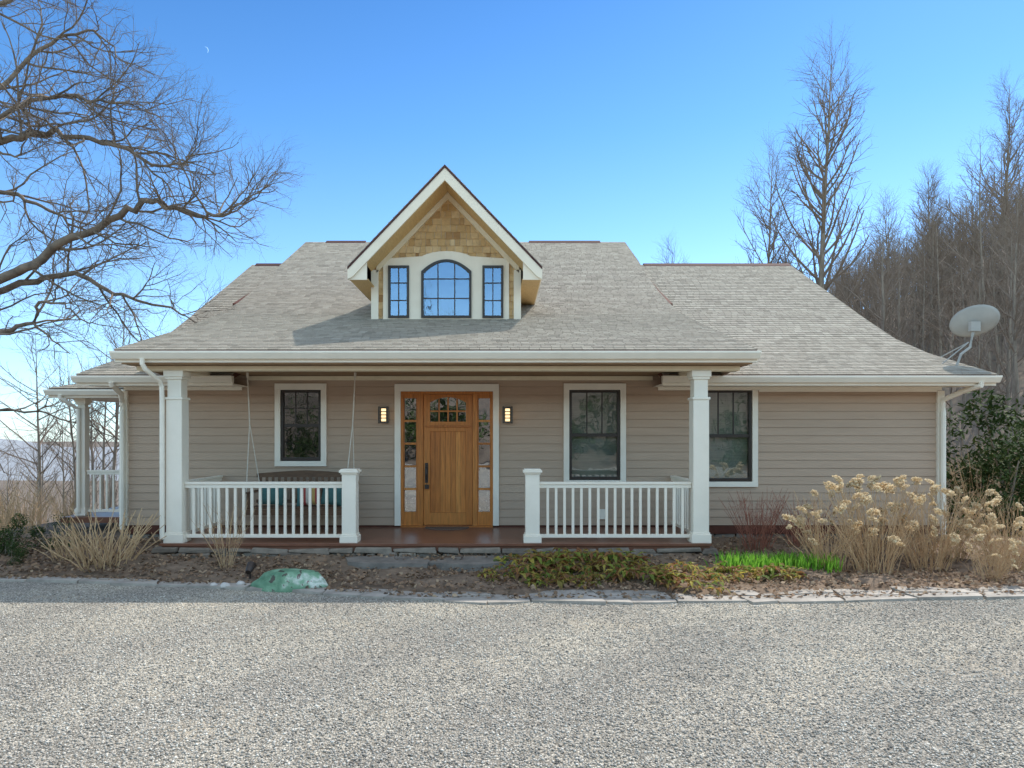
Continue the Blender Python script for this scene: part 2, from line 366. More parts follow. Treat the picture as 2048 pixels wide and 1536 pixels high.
mb.face([(-7.6,21,7.29),(8.9,21,7.29),(8.9,29.8,2.8),(-7.6,29.8,2.8)],1); mb.face([(-6.5,23.2,8.59),(4.2,23.2,8.59),(4.2,29.8,2.9),(-6.5,29.8,2.9)],1)
SX,SY,SZ=-9.6,14.45,3.07
def hipl(v): return (SX+v,-7.2)
c=math.hypot(1,.3); shingles(mb,(0,SY,SZ),(1,0,0),(0,1/c,.3/c),(0,-.3/c,1/c),2.4,hipl)
shingles(mb,(SX,0,SZ),(0,-1,0),(1/c,0,.3/c),(-.3/c,0,1/c),2.4,lambda v:(-22,-SY-v))
mb.face([(SX+.02,SY+.03,SZ-.02),(-7.2,SY+.03,SZ-.02),(-7.2,SY+2.4,SZ+.69),(-7.3,SY+2.4,SZ+.69)],1)
mb.face([(SX+.02,SY+.03,SZ-.02),(SX+.02,22,SZ-.02),(-7.3,22,SZ+.69),(-7.3,SY+2.4,SZ+.69)],1)
roof=mb.obj('roof',[M_shing,M_skirt],H,recalc=False)
for x0,x1,y,z in ((-5.9,-4.55,23.2,8.62),(.98,3.4,23.2,8.62),(-7.5,-6.6,21,7.30),(4.4,8.9,21,7.30)):
    mb=MB(); mb.prism([(y-.16,z-.07),(y,z+.055),(y+.16,z-.07)],'x',x0,x1)
    mb.obj('ridge_vent',M_ridge,roof,bevel=.01)
def gutter(mb,x0,x1,y,z):
    mb.prism([(y,z),(y-.13,z),(y-.13,z-.03),(y-.11,z-.06),(y-.07,z-.12),(y,z-.12)],'x',x0,x1)
for nm,x0,x1,y,z in (('g',-6.1,4.08,10.78,3.40),('g',-7.64,-4.78,12.27,3.14),('g',2.9,8.94,12.27,3.14),('g',SX-.02,-7.3,SY+.05,SZ-.03)):
    mb=MB(); gutter(mb,x0,x1,y,z); mb.box(x0+.02,x1-.02,y+.002,y+.03,z-.17,z-.01); mb.obj('gutter',M_white,H,bevel=.004)
for sx0,sx1,fx0,fx1 in ((-7.6,-4.8,-7.14,-4.9),(2.92,8.9,3.0,8.38)):
    mb=MB(); mb.box(sx0,sx1,12.32,12.98,2.99,3.01); mb.box(fx0,fx1,12.945,12.97,2.93,2.989)
    if sx0>0: mb.box(4.92,8.30,12.95,12.969,2.90,2.93)
    mb.obj('soffit',M_white,H)
mb=MB(); mb.box(SX+.02,-7.2,SY+.09,SY+2.3,2.88,2.9); mb.obj('soffit',M_white,H)
wr_=[(12.3,3.0),(12.3,3.13),(14.2,3.73),(15.4,4.19),(16.6,4.82),(21,7.25),(21,7.11),(16.6,4.68),(15.4,4.05),(14.2,3.59)]
pr_=[(10.8,3.25),(10.8,3.37),(13.6,4.22),(15.2,4.72),(15.2,4.57),(13.6,4.07)]
for x0,x1,p in ((8.9,8.93,wr_),(-7.63,-7.6,wr_),(4.055,4.08,pr_),(-6.1,-6.075,pr_)):
    mb=MB(); mb.prism(p,'x',x0,x1); mb.obj('rake_board',M_white,H)
for x in (8.30,-7.2):
    mb=MB(); mb.box(x,x+.13,12.94,13.1,.36,2.92); mb.obj('corner_board',M_white,H,bevel=.004)
def post(x,y,w=.128,z1=3.13,plain=False):
    mb=MB()
    def b(h,z0,zz): mb.box(x-h,x+h,y-h,y+h,z0,zz)
    b(w+.03,.33,.47); b(w+.015,.47,.50); b(w,.50,2.66); b(w+.018,2.66,2.70); b(w-.015,2.70,z1-.14); b(w+.01,z1-.14,z1-.1); b(w+.03,z1-.1,z1)
    mb.obj('porch_post',M_white,H,bevel=.006)
post(-5.30,11.22); post(3.27,11.22)
post(-9.1,14.9,.09,2.88); post(-9.1,19.5,.09,2.88)
def newel(x,y):
    mb=MB()
    w=.115
    mb.box(x-w-.03,x+w+.03,y-w-.03,y+w+.03,.33,.44); mb.box(x-w-.012,x+w+.012,y-w-.012,y+w+.012,.44,.47)
    mb.box(x-w,x+w,y-w,y+w,.47,1.44); mb.box(x-w-.015,x+w+.015,y-w-.015,y+w+.015,1.44,1.47); mb.box(x-w-.04,x+w+.04,y-w-.04,y+w+.04,1.47,1.51)
    mb.box(x-w-.02,x+w+.02,y-w-.02,y+w+.02,1.51,1.53)
    mb.obj('newel_post',M_white,H,bevel=.006)
newel(-2.46,11.22); newel(.53,11.22)
def railing(x0,y0,x1,y1):
    mb=MB(); along=abs(x1-x0)>abs(y1-y0); n=max(2,round((abs(x1-x0)+abs(y1-y0))/.138))
    for h,a,b in ((.045,1.275,1.315),(.028,1.215,1.275),(.03,.40,.455)):
        if along: mb.box(x0,x1,y0-h,y0+h,a,b)
        else: mb.box(x0-h,x0+h,y0,y1,a,b)
    for i in range(1,n):
        t=i/n; x=x0+(x1-x0)*t; y=y0+(y1-y0)*t; mb.box(x-.021,x+.021,y-.021,y+.021,.455,1.215)
    mb.obj('railing',M_white,H,bevel=.003)
railing(-5.165,11.22,-2.575,11.22); railing(.645,11.22,3.135,11.22); railing(3.27,11.355,3.27,12.95); railing(-5.30,11.355,-5.30,12.95)
railing(-9.0,14.9,-7.16,14.9)
mb=MB(); mb.box(-9.4,-7.15,14.6,20,.2,.32); mb.obj('side_porch_floor',M_deck,H)
def down(pts,r=.05):
    mb=MB(); mb.tube([Vector(p) for p in pts],[r]*len(pts),8,cap=True); mb.obj('downspout',M_white,H,smooth=False)
down([(-5.62,10.72,3.29),(-5.62,10.72,3.2),(-5.59,10.76,3.12),(-5.48,10.98,2.96),(-5.47,11.04,2.86),(-5.47,11.05,2.6),(-5.47,11.05,.4)],.038)
down([(-6.95,12.2,3.03),(-6.95,12.22,2.98),(-7.0,12.6,2.85),(-7.13,12.88,2.72),(-7.13,12.88,2.5),(-7.13,12.88,.3)],.048)
down([(-9.3,14.42,2.93),(-9.3,14.43,2.86),(-9.2,14.6,2.74),(-9.12,14.77,2.64),(-9.12,14.77,.4)],.042)
down([(8.6,12.2,3.03),(8.6,12.2,2.97),(8.52,12.6,2.88),(8.36,12.88,2.74),(8.36,12.88,2.5),(8.36,12.88,.2)],.048)
def window(x0,x1,z0,z1,cols,rows,blind,label=None):
    mb=MB(); y=FW; t=.105
    mb.box(x0-t,x0,y-.055,y+.03,z0-.001,z1); mb.box(x1,x1+t,y-.055,y+.03,z0-.001,z1); mb.box(x0-t,x1+t,y-.06,y+.03,z1,min(z1+.14,3.06)); mb.box(x0-t,x1+t,y-.06,y+.03,z0-.10,z0-.001)
    w=mb.obj('window',M_white,H,bevel=.004)
    mb=MB(); f=.05; mid=(z0+z1)/2+.0
    a0,a1=x0+.002,x1-.002
    mb.box(a0,a0+f,y-.025,y+.09,z0,z1); mb.box(a1-f,a1,y-.025,y+.09,z0,z1); mb.box(a0+f,a1-f,y-.025,y+.09,z1-f,z1); mb.box(a0+f,a1-f,y-.025,y+.09,z0,z0+f*1.3)
    mb.box(a0+f,a1-f,y-.005,y+.06,mid-.03,mid+.03)
    for i in range(1,cols):
        xx=a0+f+(a1-a0-2*f)*i/cols; mb.box(xx-.011,xx+.011,y+.005,y+.035,mid+.03,z1-f)
    for i in range(1,rows):
        zz=mid+.03+(z1-f-mid-.03)*i/rows; mb.box(a0+f,a1-f,y+.008,y+.032,zz-.01,zz+.01)
    mb.obj('window_sash',M_black,w,bevel=.003)
    mb=MB(); mb.face([(a0+f,y+.02,z0+f),(a1-f,y+.02,z0+f),(a1-f,y+.02,z1-f),(a0+f,y+.02,z1-f)]); mb.obj('window_glass',M_glass,w)
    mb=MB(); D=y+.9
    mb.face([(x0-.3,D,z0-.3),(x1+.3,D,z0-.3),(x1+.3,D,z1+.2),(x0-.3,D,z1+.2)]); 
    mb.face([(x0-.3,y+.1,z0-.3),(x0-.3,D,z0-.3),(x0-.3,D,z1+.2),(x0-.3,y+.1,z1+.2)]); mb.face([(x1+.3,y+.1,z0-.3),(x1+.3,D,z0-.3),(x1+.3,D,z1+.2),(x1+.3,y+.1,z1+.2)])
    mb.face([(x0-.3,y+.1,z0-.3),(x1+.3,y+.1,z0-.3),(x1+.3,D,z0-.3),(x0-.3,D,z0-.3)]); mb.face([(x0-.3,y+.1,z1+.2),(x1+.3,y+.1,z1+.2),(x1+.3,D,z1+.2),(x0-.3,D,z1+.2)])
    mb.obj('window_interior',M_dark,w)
    if blind:
        mb=MB(); z=z0+.03
        while z<z1-.01:
            mb.face([(x0+.04,y+.13,z),(x1-.04,y+.13,z),(x1-.04,y+.136,z+.052),(x0+.04,y+.136,z+.052)]); z+=.05
        mb.obj('window_blind',M_blind,w)
window(*opens[0],3,2,False); window(*opens[1],3,1,True); window(*opens[2],3,1,True)
# door
mb=MB(); mb.box(-2.0,-1.886,FW-.055,FW+.02,.36,2.91); mb.box(-.133,-.02,FW-.055,FW+.02,.36,2.91); mb.box(-2.0,-.02,FW-.06,FW+.02,2.91,3.05); mb.obj('door_surround',M_white,H,bevel=.004)
mb=MB(); y0,y1=FW-.03,FW+.09
for a,b in ((-1.884,-1.845),(-1.575,-1.462),(-.519,-.43),(-.17,-.135)): mb.box(a,b,y0,y1,.35,2.86)
mb.box(-1.884,-.135,y0,y1,2.86,2.908); mb.box(-1.884,-.135,y0-.05,y1,.325,.36)
for a,b in ((-1.845,-1.575),(-.43,-.17)):
    mb.box(a,b,y0+.02,y1,.36,.62); mb.box(a,b,y0+.02,y1,2.78,2.86)
    mb.box(a,a+.022,y0+.02,y1,.62,2.78); mb.box(b-.022,b,y0+.02,y1,.62,2.78)
    for i in range(1,5): z=.62+2.16*i/5; mb.box(a+.022,b-.022,y0+.025,y1-.03,z-.02,z+.02)
fr=mb.obj('sidelight_frame',M_door,H,bevel=.004)
for a,b in ((-1.825,-1.595),(-.41,-.19)):
    mb=MB(); mb.face([(a,FW+.04,.6),(b,FW+.04,.6),(b,FW+.04,2.8),(a,FW+.04,2.8)])
    mb.obj('sidelight_glass',M_glasse,fr)
mb=MB(); mb.box(-2.2,.1,FW+.7,FW+.72,.3,3.1); mb.box(-2.2,-2.18,FW+.1,FW+.7,.3,3.1); mb.box(.08,.1,FW+.1,FW+.7,.3,3.1); mb.box(-2.2,.1,FW+.1,FW+.7,.30,.31); mb.box(-2.2,.1,FW+.1,FW+.7,3.0,3.02); mb.obj('entry_interior',M_dark,fr)
mb=MB(); dx0,dx1=-1.458,-.523; ys,ye=FW+.0,FW+.05; s=.125; gx0,gx1=dx0+s,dx1-s; gz0,gz1,gsp=2.335,2.80,2.70
mb.box(dx0,gx0,ys,ye,.365,2.856); mb.box(gx1,dx1,ys,ye,.365,2.856); mb.box(gx0,gx1,ys,ye,.365,.60); mb.box(gx0,gx1,ys,ye,2.15,gz0)
arc=[]; 
for i in range(13):
    t=i/12; x=gx0+(gx1-gx0)*t; arc.append((x,gsp+(gz1-gsp)*(1-(2*t-1)**2)))
mb.prism(arc+[(gx1,2.856),(gx0,2.856)],'y',ys,ye)
pw=(gx1-gx0)/7
for i in range(7): mb.box(gx0+pw*i+.003,gx0+pw*(i+1)-.003,ys+.022,ye,.60,2.15)
mb.box(gx0,gx1,ys+.03,ye-.002,.60,2.15)
for i in range(1,4): x=gx0+(gx1-gx0)*i/4; mb.box(x-.014,x+.014,ys+.01,ye-.01,gz0,2.79 if i==2 else 2.765)
mb.box(gx0,gx1,ys+.012,ye-.012,2.52,2.55); mb.box(dx0+.04,dx1-.04,ys-.035,ys,2.23,2.265)
dr=mb.obj('door',M_door,H,bevel=.003); dr['label']='honey stained plank door with arched glass lights'
mb=MB(); mb.face([(gx0,ys+.025,gz0),(gx1,ys+.025,gz0),(gx1,ys+.025,2.8),(gx0,ys+.025,2.8)]); mb.obj('door_glass',M_glasse,dr)
mb=MB(); hx=dx0+.06; mb.box(hx-.03,hx+.03,ys-.012,ys,1.17,1.55); mb.tube([Vector((hx,ys-.01,1.46)),Vector((hx,ys-.06,1.44)),Vector((hx,ys-.075,1.34)),Vector((hx,ys-.05,1.23)),Vector((hx,ys-.01,1.21))],[.011,.012,.014,.012,.011],8,cap=True)
mb.tube([Vector((hx,ys-.03,1.5)),Vector((hx,ys,1.5))],[.024,.026],12,cap=True); mb.box(hx-.028,hx+.05,ys-.075,ys-.028,1.06,1.14); mb.tube([Vector((hx,ys-.05,1.22)),Vector((hx+.01,ys-.05,1.14))],[.006,.006],6)
mb.obj('door_handle',M_black,dr,bevel=.003)
mb=MB(); 
poly=[( -1.0+.42*math.cos(math.pi*i/16), 12.9-.34*math.sin(math.pi*i/16)) for i in range(17)]
b0=[(p[0],p[1],.332) for p in poly]; b1=[(p[0]*.97-.03,p[1],.352) for p in poly]
mb.face(b1); 
for i in range(16): mb.face([b0[i],b0[i+1],b1[i+1],b1[i]])
mb.face([b0[0],b0[16],b1[16],b1[0]])
top(mb.obj('doormat',simple('coir_mat',(.20,.14,.11),(.1,.07,.055),.95,40)),'half round brown doormat in front of the entry door','doormat')
M_lf=simple('bronze_lamp_frame',(.10,.085,.07),(.07,.06,.05),.5,4,spec=.4)
for x in (wx(769),wx(1015)):
    mb=MB(); z0,z1=2.30,2.62; y=12.97
    mb.box(x-.075,x+.075,y-.02,y,z0+.02,z1-.02)
    mb.box(x-.09,x+.09,y-.12,y-.02,z1-.04,z1-.01); mb.box(x-.09,x+.09,y-.12,y-.02,z0+.01,z0+.04)
    for sx in (-.095,.062): mb.box(x+sx,x+sx+.033,y-.128,y-.112,z0,z1)
    for zz in (.10,.16,.22): mb.box(x-.08,x+.08,y-.13,y-.122,z0+zz-.009,z0+zz+.009)
    l=mb.obj('wall_lamp',M_lf,H,bevel=.002)
    mb=MB(); mb.tube([Vector((x,y-.065,z0+.041)),Vector((x,y-.065,z1-.041))],[.043,.043],14,cap=True); mb.obj('lamp_glass',M_lamp,l,smooth=False)
mb=MB(); mb.box(wx(1196),wx(1211),12.94,12.985,wz(1038),wz(1018)); mb.obj('outlet_cover',M_white,H,bevel=.006)
# ---- dormer ----
cx=-1.10
DW=14.4; DF=13.6; AP=7.46; SL=1.045; hw=1.94
mb=MB(); mb.prism([(-2.69,4.2),(.42,4.2),(.42,AP-.25-SL*1.52),(cx,AP-.25),(-2.69,AP-.25-SL*1.59)],'y',DW+.02,20)
mb.box(-2.71,-2.56,DW-.05,DW+.02,4.42,5.55); mb.box(.29,.44,DW-.05,DW+.02,4.42,5.55)
mb.box(-2.71,.44,DW-.07,DW+.02,4.40,4.50)
arc=[(cx-.03+.66*math.cos(math.pi-math.pi*i/14),5.66+.29*math.sin(math.pi*i/14)) for i in range(15)]
arc=[p for p in arc if p[1]>5.795]
mb.prism([(-2.46,4.502),(.19,4.502),(.19,5.79)]+[(p[0],p[1]) for p in reversed(arc)]+[(-2.46,5.79)],'y',DW-.035,DW+.01)
dorm=mb.obj('dormer',M_dtrim,H)
mb=MB()
shingles(mb,(0,DW+.015,4.45),(1,0,0),(0,0,1),(0,-1,0),2.8,lambda v:(max(-2.66,cx-(AP-.2-4.45-v)/SL),min(.40,cx+(AP-.2-4.45-v)/SL)),row=.15,wr=(.08,.2),th=(.016,.03),gap=.004,jit=.008)
mb.obj('dormer_shingles',M_cedar,dorm,recalc=False)
mb=MB(); LS=math.hypot(hw,hw*SL); q=math.hypot(1,SL)
for sg in (-1,1):
    O=(cx+sg*hw,0,AP-hw*SL)
    V=(-sg/q,0,SL/q); N=(sg*SL/q,0,1/q)
    shingles(mb,O,(0,1,0),V,N,LS,lambda v:(DF-.02,15.5+v*2.2))
    p=[(cx,AP-.006),(cx+sg*hw,AP-SL*hw-.006),(cx+sg*hw,AP-SL*hw-.05),(cx,AP-.05)]
    mb.prism(p,'y',DF-.015,21.2,1)
mb.obj('dormer_roof',[M_shing,M_ridge],dorm,recalc=False)
mb=MB()
for sg in (-1,1):
    p=[(cx,AP-.052),(cx+sg*hw,AP-SL*hw-.052),(cx+sg*hw,AP-SL*hw-.25),(cx+sg*(hw-.1),AP-SL*(hw-.1)-.30),(cx,AP-.30)]
    mb.prism(p,'y',DF,DF+.04,0)
    e=cx+sg*hw; mb.box(min(e,e-sg*.03),max(e,e-sg*.03),DF+.042,19,AP-SL*hw-.22,AP-SL*hw-.052)
    i0=cx+sg*(hw-.38); mb.prism([(e,AP-SL*hw-.25),(e,AP-SL*hw-.10),(i0,AP-SL*(hw-.38)-.26),(i0,AP-SL*hw-.25)],'y',DF+.045,DF+.07)
mb.obj('dormer_fascia',M_dtrim,dorm,bevel=.004)
mb=MB()
for sg in (-1,1):
    p=[(cx,AP-.24),(cx+sg*(hw-.34),AP-SL*(hw-.34)-.24),(cx+sg*(hw-.34),AP-SL*(hw-.34)-.27),(cx,AP-.27)]
    mb.prism(p,'y',DF+.045,DW+.01,0)
    e=cx+sg*(hw-.03); i0=cx+sg*(hw-.40); mb.box(min(e,i0),max(e,i0),DF+.075,18.5,AP-SL*hw-.245,AP-SL*hw-.225)
mb.obj('dormer_soffit',M_soffit,dorm)
mb=MB()
for sg in (-1,1):
    p=[(cx,AP-.275),(cx+sg*1.5,AP-SL*1.5-.275),(cx+sg*1.5,AP-SL*1.5-.41),(cx,AP-.41)]
    mb.prism(p,'y',DW-.05,DW+.012,0)
mb.obj('dormer_frieze',M_cream,dorm)
def dwin(x0,x1,z0,zs,rise,cols,rows):
    y=DW-.035; n=16
    def outline(ins):
        a,b=x0+ins,x1-ins; pts=[(a,z0+ins),(b,z0+ins)]
        for i in range(n+1):
            t=1-i/n; xx=a+(b-a)*t; pts.append((xx,zs-ins+rise*(1-(2*t-1)**2)))
        return pts
    o,i_=outline(0),outline(.05); mb=MB(); N=len(o)
    for k in range(N):
        j=(k+1)%N
        A,B,C,D=o[k],o[j],i_[j],i_[k]
        mb.face([(A[0],y-.035,A[1]),(B[0],y-.035,B[1]),(C[0],y-.035,C[1]),(D[0],y-.035,D[1])])
        mb.face([(A[0],y,A[1]),(B[0],y,B[1]),(B[0],y-.035,B[1]),(A[0],y-.035,A[1])])
        mb.face([(D[0],y-.035,D[1]),(C[0],y-.035,C[1]),(C[0],y-.004,C[1]),(D[0],y-.004,D[1])])
    def zt(x): t=(x-x0)/(x1-x0); return zs+rise*(1-(2*t-1)**2)-.03
    for c in range(1,cols):
        xx=x0+(x1-x0)*c/cols; mb.box(xx-.011,xx+.011,y-.028,y-.01,z0+.03,zt(xx))
    for r in range(1,rows):
        zz=z0+(zs+rise-z0)*r/rows
        mb.box(x0+.03,x1-.03,y-.026,y-.012,zz-.01,zz+.01)
    w=mb.obj('window',M_black,H,recalc=False)
    mb=MB(); mb.face([(p[0],y-.008,p[1]) for p in i_]); mb.obj('window_glass',M_glassd,w)
    mb=MB(); mb.face([(p[0],y-.004,p[1]) for p in i_]); mb.obj('window_interior',M_dark,w)
dwin(-1.656,-.60,4.54,5.52,.25,3,3); dwin(-2.35,-1.91,4.54,5.64,0,2,3); dwin(-.37,.07,4.54,5.64,0,2,3)

# ================= porch swing =================
S=empty('porch_swing',(-3.6,12.35,.33)); top(S,'dark wooden bench swing hanging on ropes from the porch ceiling','porch swing')
M_bench=simple('weathered_bench_wood',(.17,.10,.06),(.10,.06,.04),.6,5,(1,8,8))
mb=MB()
for i in range(5): mb.box(-4.5,-2.7,12.12+i*.1,12.2+i*.1,.76,.785)
mb.box(-4.5,-2.7,12.1,12.14,.66,.755); mb.obj('seat',M_bench,S,bevel=.004)
mb=MB()
mb.prism([(-4.5,1.30),(-2.7,1.30),(-2.7,1.37),(-3.2,1.41),(-3.6,1.43),(-4.0,1.41),(-4.5,1.37)],'y',12.62,12.66); mb.box(-4.5,-2.7,12.6,12.64,.83,.89)
for i in range(16):
    x=-4.45+i*.115; mb.box(x,x+.05,12.615,12.635,.89,1.30)
mb.obj('backrest',M_bench,S,bevel=.004)
for x in (-4.5,-2.76):
    mb=MB(); mb.box(x,x+.06,12.08,12.64,1.04,1.07); mb.box(x+.01,x+.05,12.1,12.15,.785,1.04); mb.obj('armrest',M_bench,S,bevel=.004)
M_rope=simple('rope',(.75,.70,.6),(.6,.55,.48),.9,60)
for x,xe in ((-4.57,-4.47),(-2.62,-2.73)):
    mb=MB(); hz=3.2; k=Vector((x*.6+xe*.4,12.35,2.3))
    mb.tube([Vector((x,12.35,hz)),k],[.011,.011],6); mb.tube([k,Vector((xe-.05,12.12,.78))],[.009]*2,6); mb.tube([k,Vector((xe+.04,12.62,1.1))],[.009]*2,6); mb.tube([Vector((x,12.35,3.12)),Vector((x,12.35,3.21))],[.022,.022],8)
    mb.obj('rope',M_rope,S)
def pillow(name,w,h,t,loc,rot,mat,label):
    mb=MB(); n=12
    for sd in (-1,1):
        b=len(mb.v)
        for i in range(n+1):
            for j in range(n+1):
                u=i/n*2-1; v=j/n*2-1; k=(max(0,1-u**4)*max(0,1-v**4))**.5
                mb.v.append((u*w/2*(1-.05*(1-v*v)),sd*t/2*k,v*h/2*(1-.05*(1-u*u))))
        for i in range(n):
            for j in range(n):
                q=[b+i*(n+1)+j,b+(i+1)*(n+1)+j,b+(i+1)*(n+1)+j+1,b+i*(n+1)+j+1]; mb.f.append(tuple(q if sd<0 else q[::-1])); mb.m.append(0)
    ob=mb.obj(name,mat,None,smooth=True); ob.location=loc; ob.rotation_euler=rot; top(ob,label,'cushion'); return ob
M_teal=simple('teal_fabric',(.08,.17,.16),(.055,.13,.125),.9,30)
def stripe():
    m,nt,b=newmat('striped_fabric'); tc=nt.nodes.new('ShaderNodeTexCoord'); s=nt.nodes.new('ShaderNodeSeparateXYZ'); nt.links.new(tc.outputs['Object'],s.inputs[0])
    mm=nt.nodes.new('ShaderNodeMath'); mm.operation='MULTIPLY_ADD'; mm.inputs[1].default_value=2.4; mm.inputs[2].default_value=.5; nt.links.new(s.outputs[0],mm.inputs[0])
    r=ramp(nt,[((.08,.2,.2),0),((.55,.5,.42),.15),((.35,.06,.05),.28),((.55,.5,.42),.42),((.08,.2,.2),.55),((.45,.3,.1),.68),((.35,.06,.05),.82)],'CONSTANT'); nt.links.new(mm.outputs[0],r.inputs['Fac']); nt.links.new(r.outputs['Color'],b.inputs['Base Color']); b.inputs['Roughness'].default_value=.9; return m
pillow('cushion',.46,.40,.16,(-4.18,12.50,1.0),(-.3,.05,0),M_teal,'plain teal square cushion on the porch swing')
pillow('cushion',.44,.40,.15,(-3.5,12.49,.99),(-.3,-.08,0),stripe(),'striped red teal and cream cushion on the swing')
pillow('cushion',.44,.38,.15,(-3.05,12.50,.98),(-.3,.1,0),M_teal,'plain teal square cushion on the porch swing')

# ================= dish =================
Dh=empty('satellite_dish',(8.68,13.0,3.36)); top(Dh,'grey satellite dish on a bent mast fixed to the roof edge','satellite dish')
mb=MB(); C=Vector((9.10,13.1,4.27)); nrm=Vector((.50,.70,.50)).normalized()
u=nrm.cross(Vector((0,0,1))).normalized(); v=u.cross(nrm)
u,v=(u*math.cos(.35)+v*math.sin(.35)),(v*math.cos(.35)-u*math.sin(.35))
rings=8; sg=28
for r in range(rings+1):
    for k in range(sg):
        a=2*math.pi*k/sg; rr=r/rings; p=C+u*(.41*rr*math.cos(a))+v*(.31*rr*math.sin(a))+nrm*(.085*rr*rr-.085); mb.v.append(tuple(p))
for r in range(rings):
    for k in range(sg): k2=(k+1)%sg; mb.f.append((r*sg+k,r*sg+k2,(r+1)*sg+k2,(r+1)*sg+k)); mb.m.append(0)
o=mb.obj('reflector',M_metal,Dh,smooth=True); m=o.modifiers.new('Solidify','SOLIDIFY'); m.thickness=.012
mb=MB(); mb.tube([Vector((8.68,13,3.36)),Vector((8.78,13,3.62)),Vector((8.95,13.0,3.75)),Vector((9.0,13.0,4.0)),C-nrm*.13],[.026]*5,10); mb.box(8.58,8.78,12.9,13.1,3.37,3.385)
mb.tube([Vector((8.94,13.02,3.85)),Vector((8.72,13.5,3.62))],[.012,.012],6); mb.tube([Vector((8.94,13.02,3.85)),Vector((8.5,13.15,3.44))],[.012,.012],6)
q=C-nrm*.15; mb.box(q.x-.09,q.x+.09,q.y-.05,q.y+.03,q.z-.14,q.z+.04); mb.obj('mast',M_metal,Dh)
mb=MB(); F_=C+nrm*.30-v*.10+Vector((.30,0,-.06)); mb.tube([C-v*.30-nrm*.02,F_],[.014,.014],6); mb.tube([F_+Vector((-.05,-.02,0)),F_+Vector((.08,.03,.02))],[.035,.05],12,cap=True); mb.obj('feed_arm',M_metal,Dh)

# ================= stones =================
def slabstone(name,cxy,rx,ry,z0,z1,mat,label,cat,group=None,rs=R):
    n=rs.randint(7,9); mb=MB(); a0=rs.random()*6; out=[]
    for i in range(n):
        a=a0+2*math.pi*i/n+rs.uniform(-.2,.2); k=rs.uniform(.85,1.1); 
        c_,s_=math.cos(a),math.sin(a); pw=lambda t:math.copysign(abs(t)**.7,t)
        out.append((pw(c_)*rx*k,pw(s_)*ry*k))
    tilt=rs.uniform(-.02,.02)
    b=[(p[0]*1.02,p[1]*1.02,z0) for p in out]; t=[(p[0],p[1],z1+p[0]*tilt+rs.uniform(-.006,.006)) for p in out]
    mb.face(t); mb.face(b[::-1])
    for i in range(n): j=(i+1)%n; mb.face([b[i],b[j],t[j],t[i]])
    me=mb.obj(name,mat,None,bevel=.008); me.location=(cxy[0],cxy[1],0); top(me,label,cat,group); return me
def quadstone(P,z1):
    cxx=sum(p[0] for p in P)/4; cyy=sum(p[1] for p in P)/4; out=[]
    for i in range(4):
        a,b=P[i],P[(i+1)%4]; out.append(a); k=R.uniform(.3,.7)
        out.append((a[0]*(1-k)+b[0]*k+R.uniform(-.02,.02),a[1]*(1-k)+b[1]*k+R.uniform(-.022,.022)))
    out=[(cxx+(p[0]-cxx)*.965,cyy+(p[1]-cyy)*.94) for p in out]
    tx=R.uniform(-.02,.02); mb=MB(); t=[(p[0]-cxx,p[1]-cyy,z1+(p[0]-cxx)*tx) for p in out]; b=[(p[0]-cxx,p[1]-cyy,0) for p in out]
    mb.face(t)
    for i in range(8): j=(i+1)%8; mb.face([b[i],b[j],t[j],t[i]])
    o=mb.obj('flagstone',M_flag,None,bevel=.006); o.location=(cxx,cyy,0); top(o,'flat grey flagstone edging the planting bed beside gravel','paving stone','flagstones edging the planting bed')
def wid(x): return .24 if x<-2.5 else (.24+.34*min(1,(x+2.5)/2.5))
x=-9.8; j0=(0,0)
while x<10.5:
    w=R.uniform(.35,.95); x2=x+w; j1=(R.uniform(-.11,.11),R.uniform(-.11,.11))
    f0,f1=border(x)-.18,border(x2)-.18; b0_,b1_=f0+wid(x),f1+wid(x2); zt=R.uniform(.03,.05)
    if wid(x)>.4 and R.random()<.45:
        k=R.uniform(.4,.6); m0=(x+j0[0]*k+j0[1]*(1-k),f0+(b0_-f0)*k); m1=(x2+j1[0]*k+j1[1]*(1-k),f1+(b1_-f1)*(k+R.uniform(-.12,.12)))
        quadstone([(x+j0[0],f0+R.uniform(-.09,.05)),(x2+j1[0],f1+R.uniform(-.09,.05)),m1,m0],zt); quadstone([m0,m1,(x2+j1[1],b1_),(x+j0[1],b0_)],zt+.008)
    else: quadstone([(x+j0[0],f0+R.uniform(-.09,.06)),(x2+j1[0],f1+R.uniform(-.09,.06)),(x2+j1[1],b1_+R.uniform(-.04,.06)),(x+j0[1],b0_+R.uniform(-.04,.06))],zt)
    x=x2; j0=j1
M_step=simple('dark_step_stone',(.25,.225,.20),(.13,.12,.11),.85,5,(1,1,1),.7,20)
slabstone('stone_step',(-1.75,10.5),.72,.34,0,.165,M_step,'broad flat stone step below the porch','stone step','stone steps below the porch')
slabstone('stone_step',(-.42,10.5),.68,.32,0,.16,M_step,'broad flat stone step below the porch','stone step','stone steps below the porch')
import bmesh
def rock(name,loc,sx,sy,sz,mat,seed,sub=4):
    bm=bmesh.new(); bmesh.ops.create_icosphere(bm,subdivisions=sub,radius=1)
    from mathutils import noise as mn
    for v in bm.verts:
        p=v.co.copy(); k=1+.22*mn.noise(p*1.3+Vector((seed,0,0)))+.06*mn.noise(p*4+Vector((seed,3,0)))
        v.co=Vector((p.x*sx*k,p.y*sy*k,(max(p.z,-.3))*sz*k))
    me=bpy.data.meshes.new(name); bm.to_mesh(me); bm.free(); me.materials.append(mat)
    me.polygons.foreach_set('use_smooth',[True]*len(me.polygons))
    ob=bpy.data.objects.new(name,me); COL.objects.link(ob); ob.location=loc; return ob
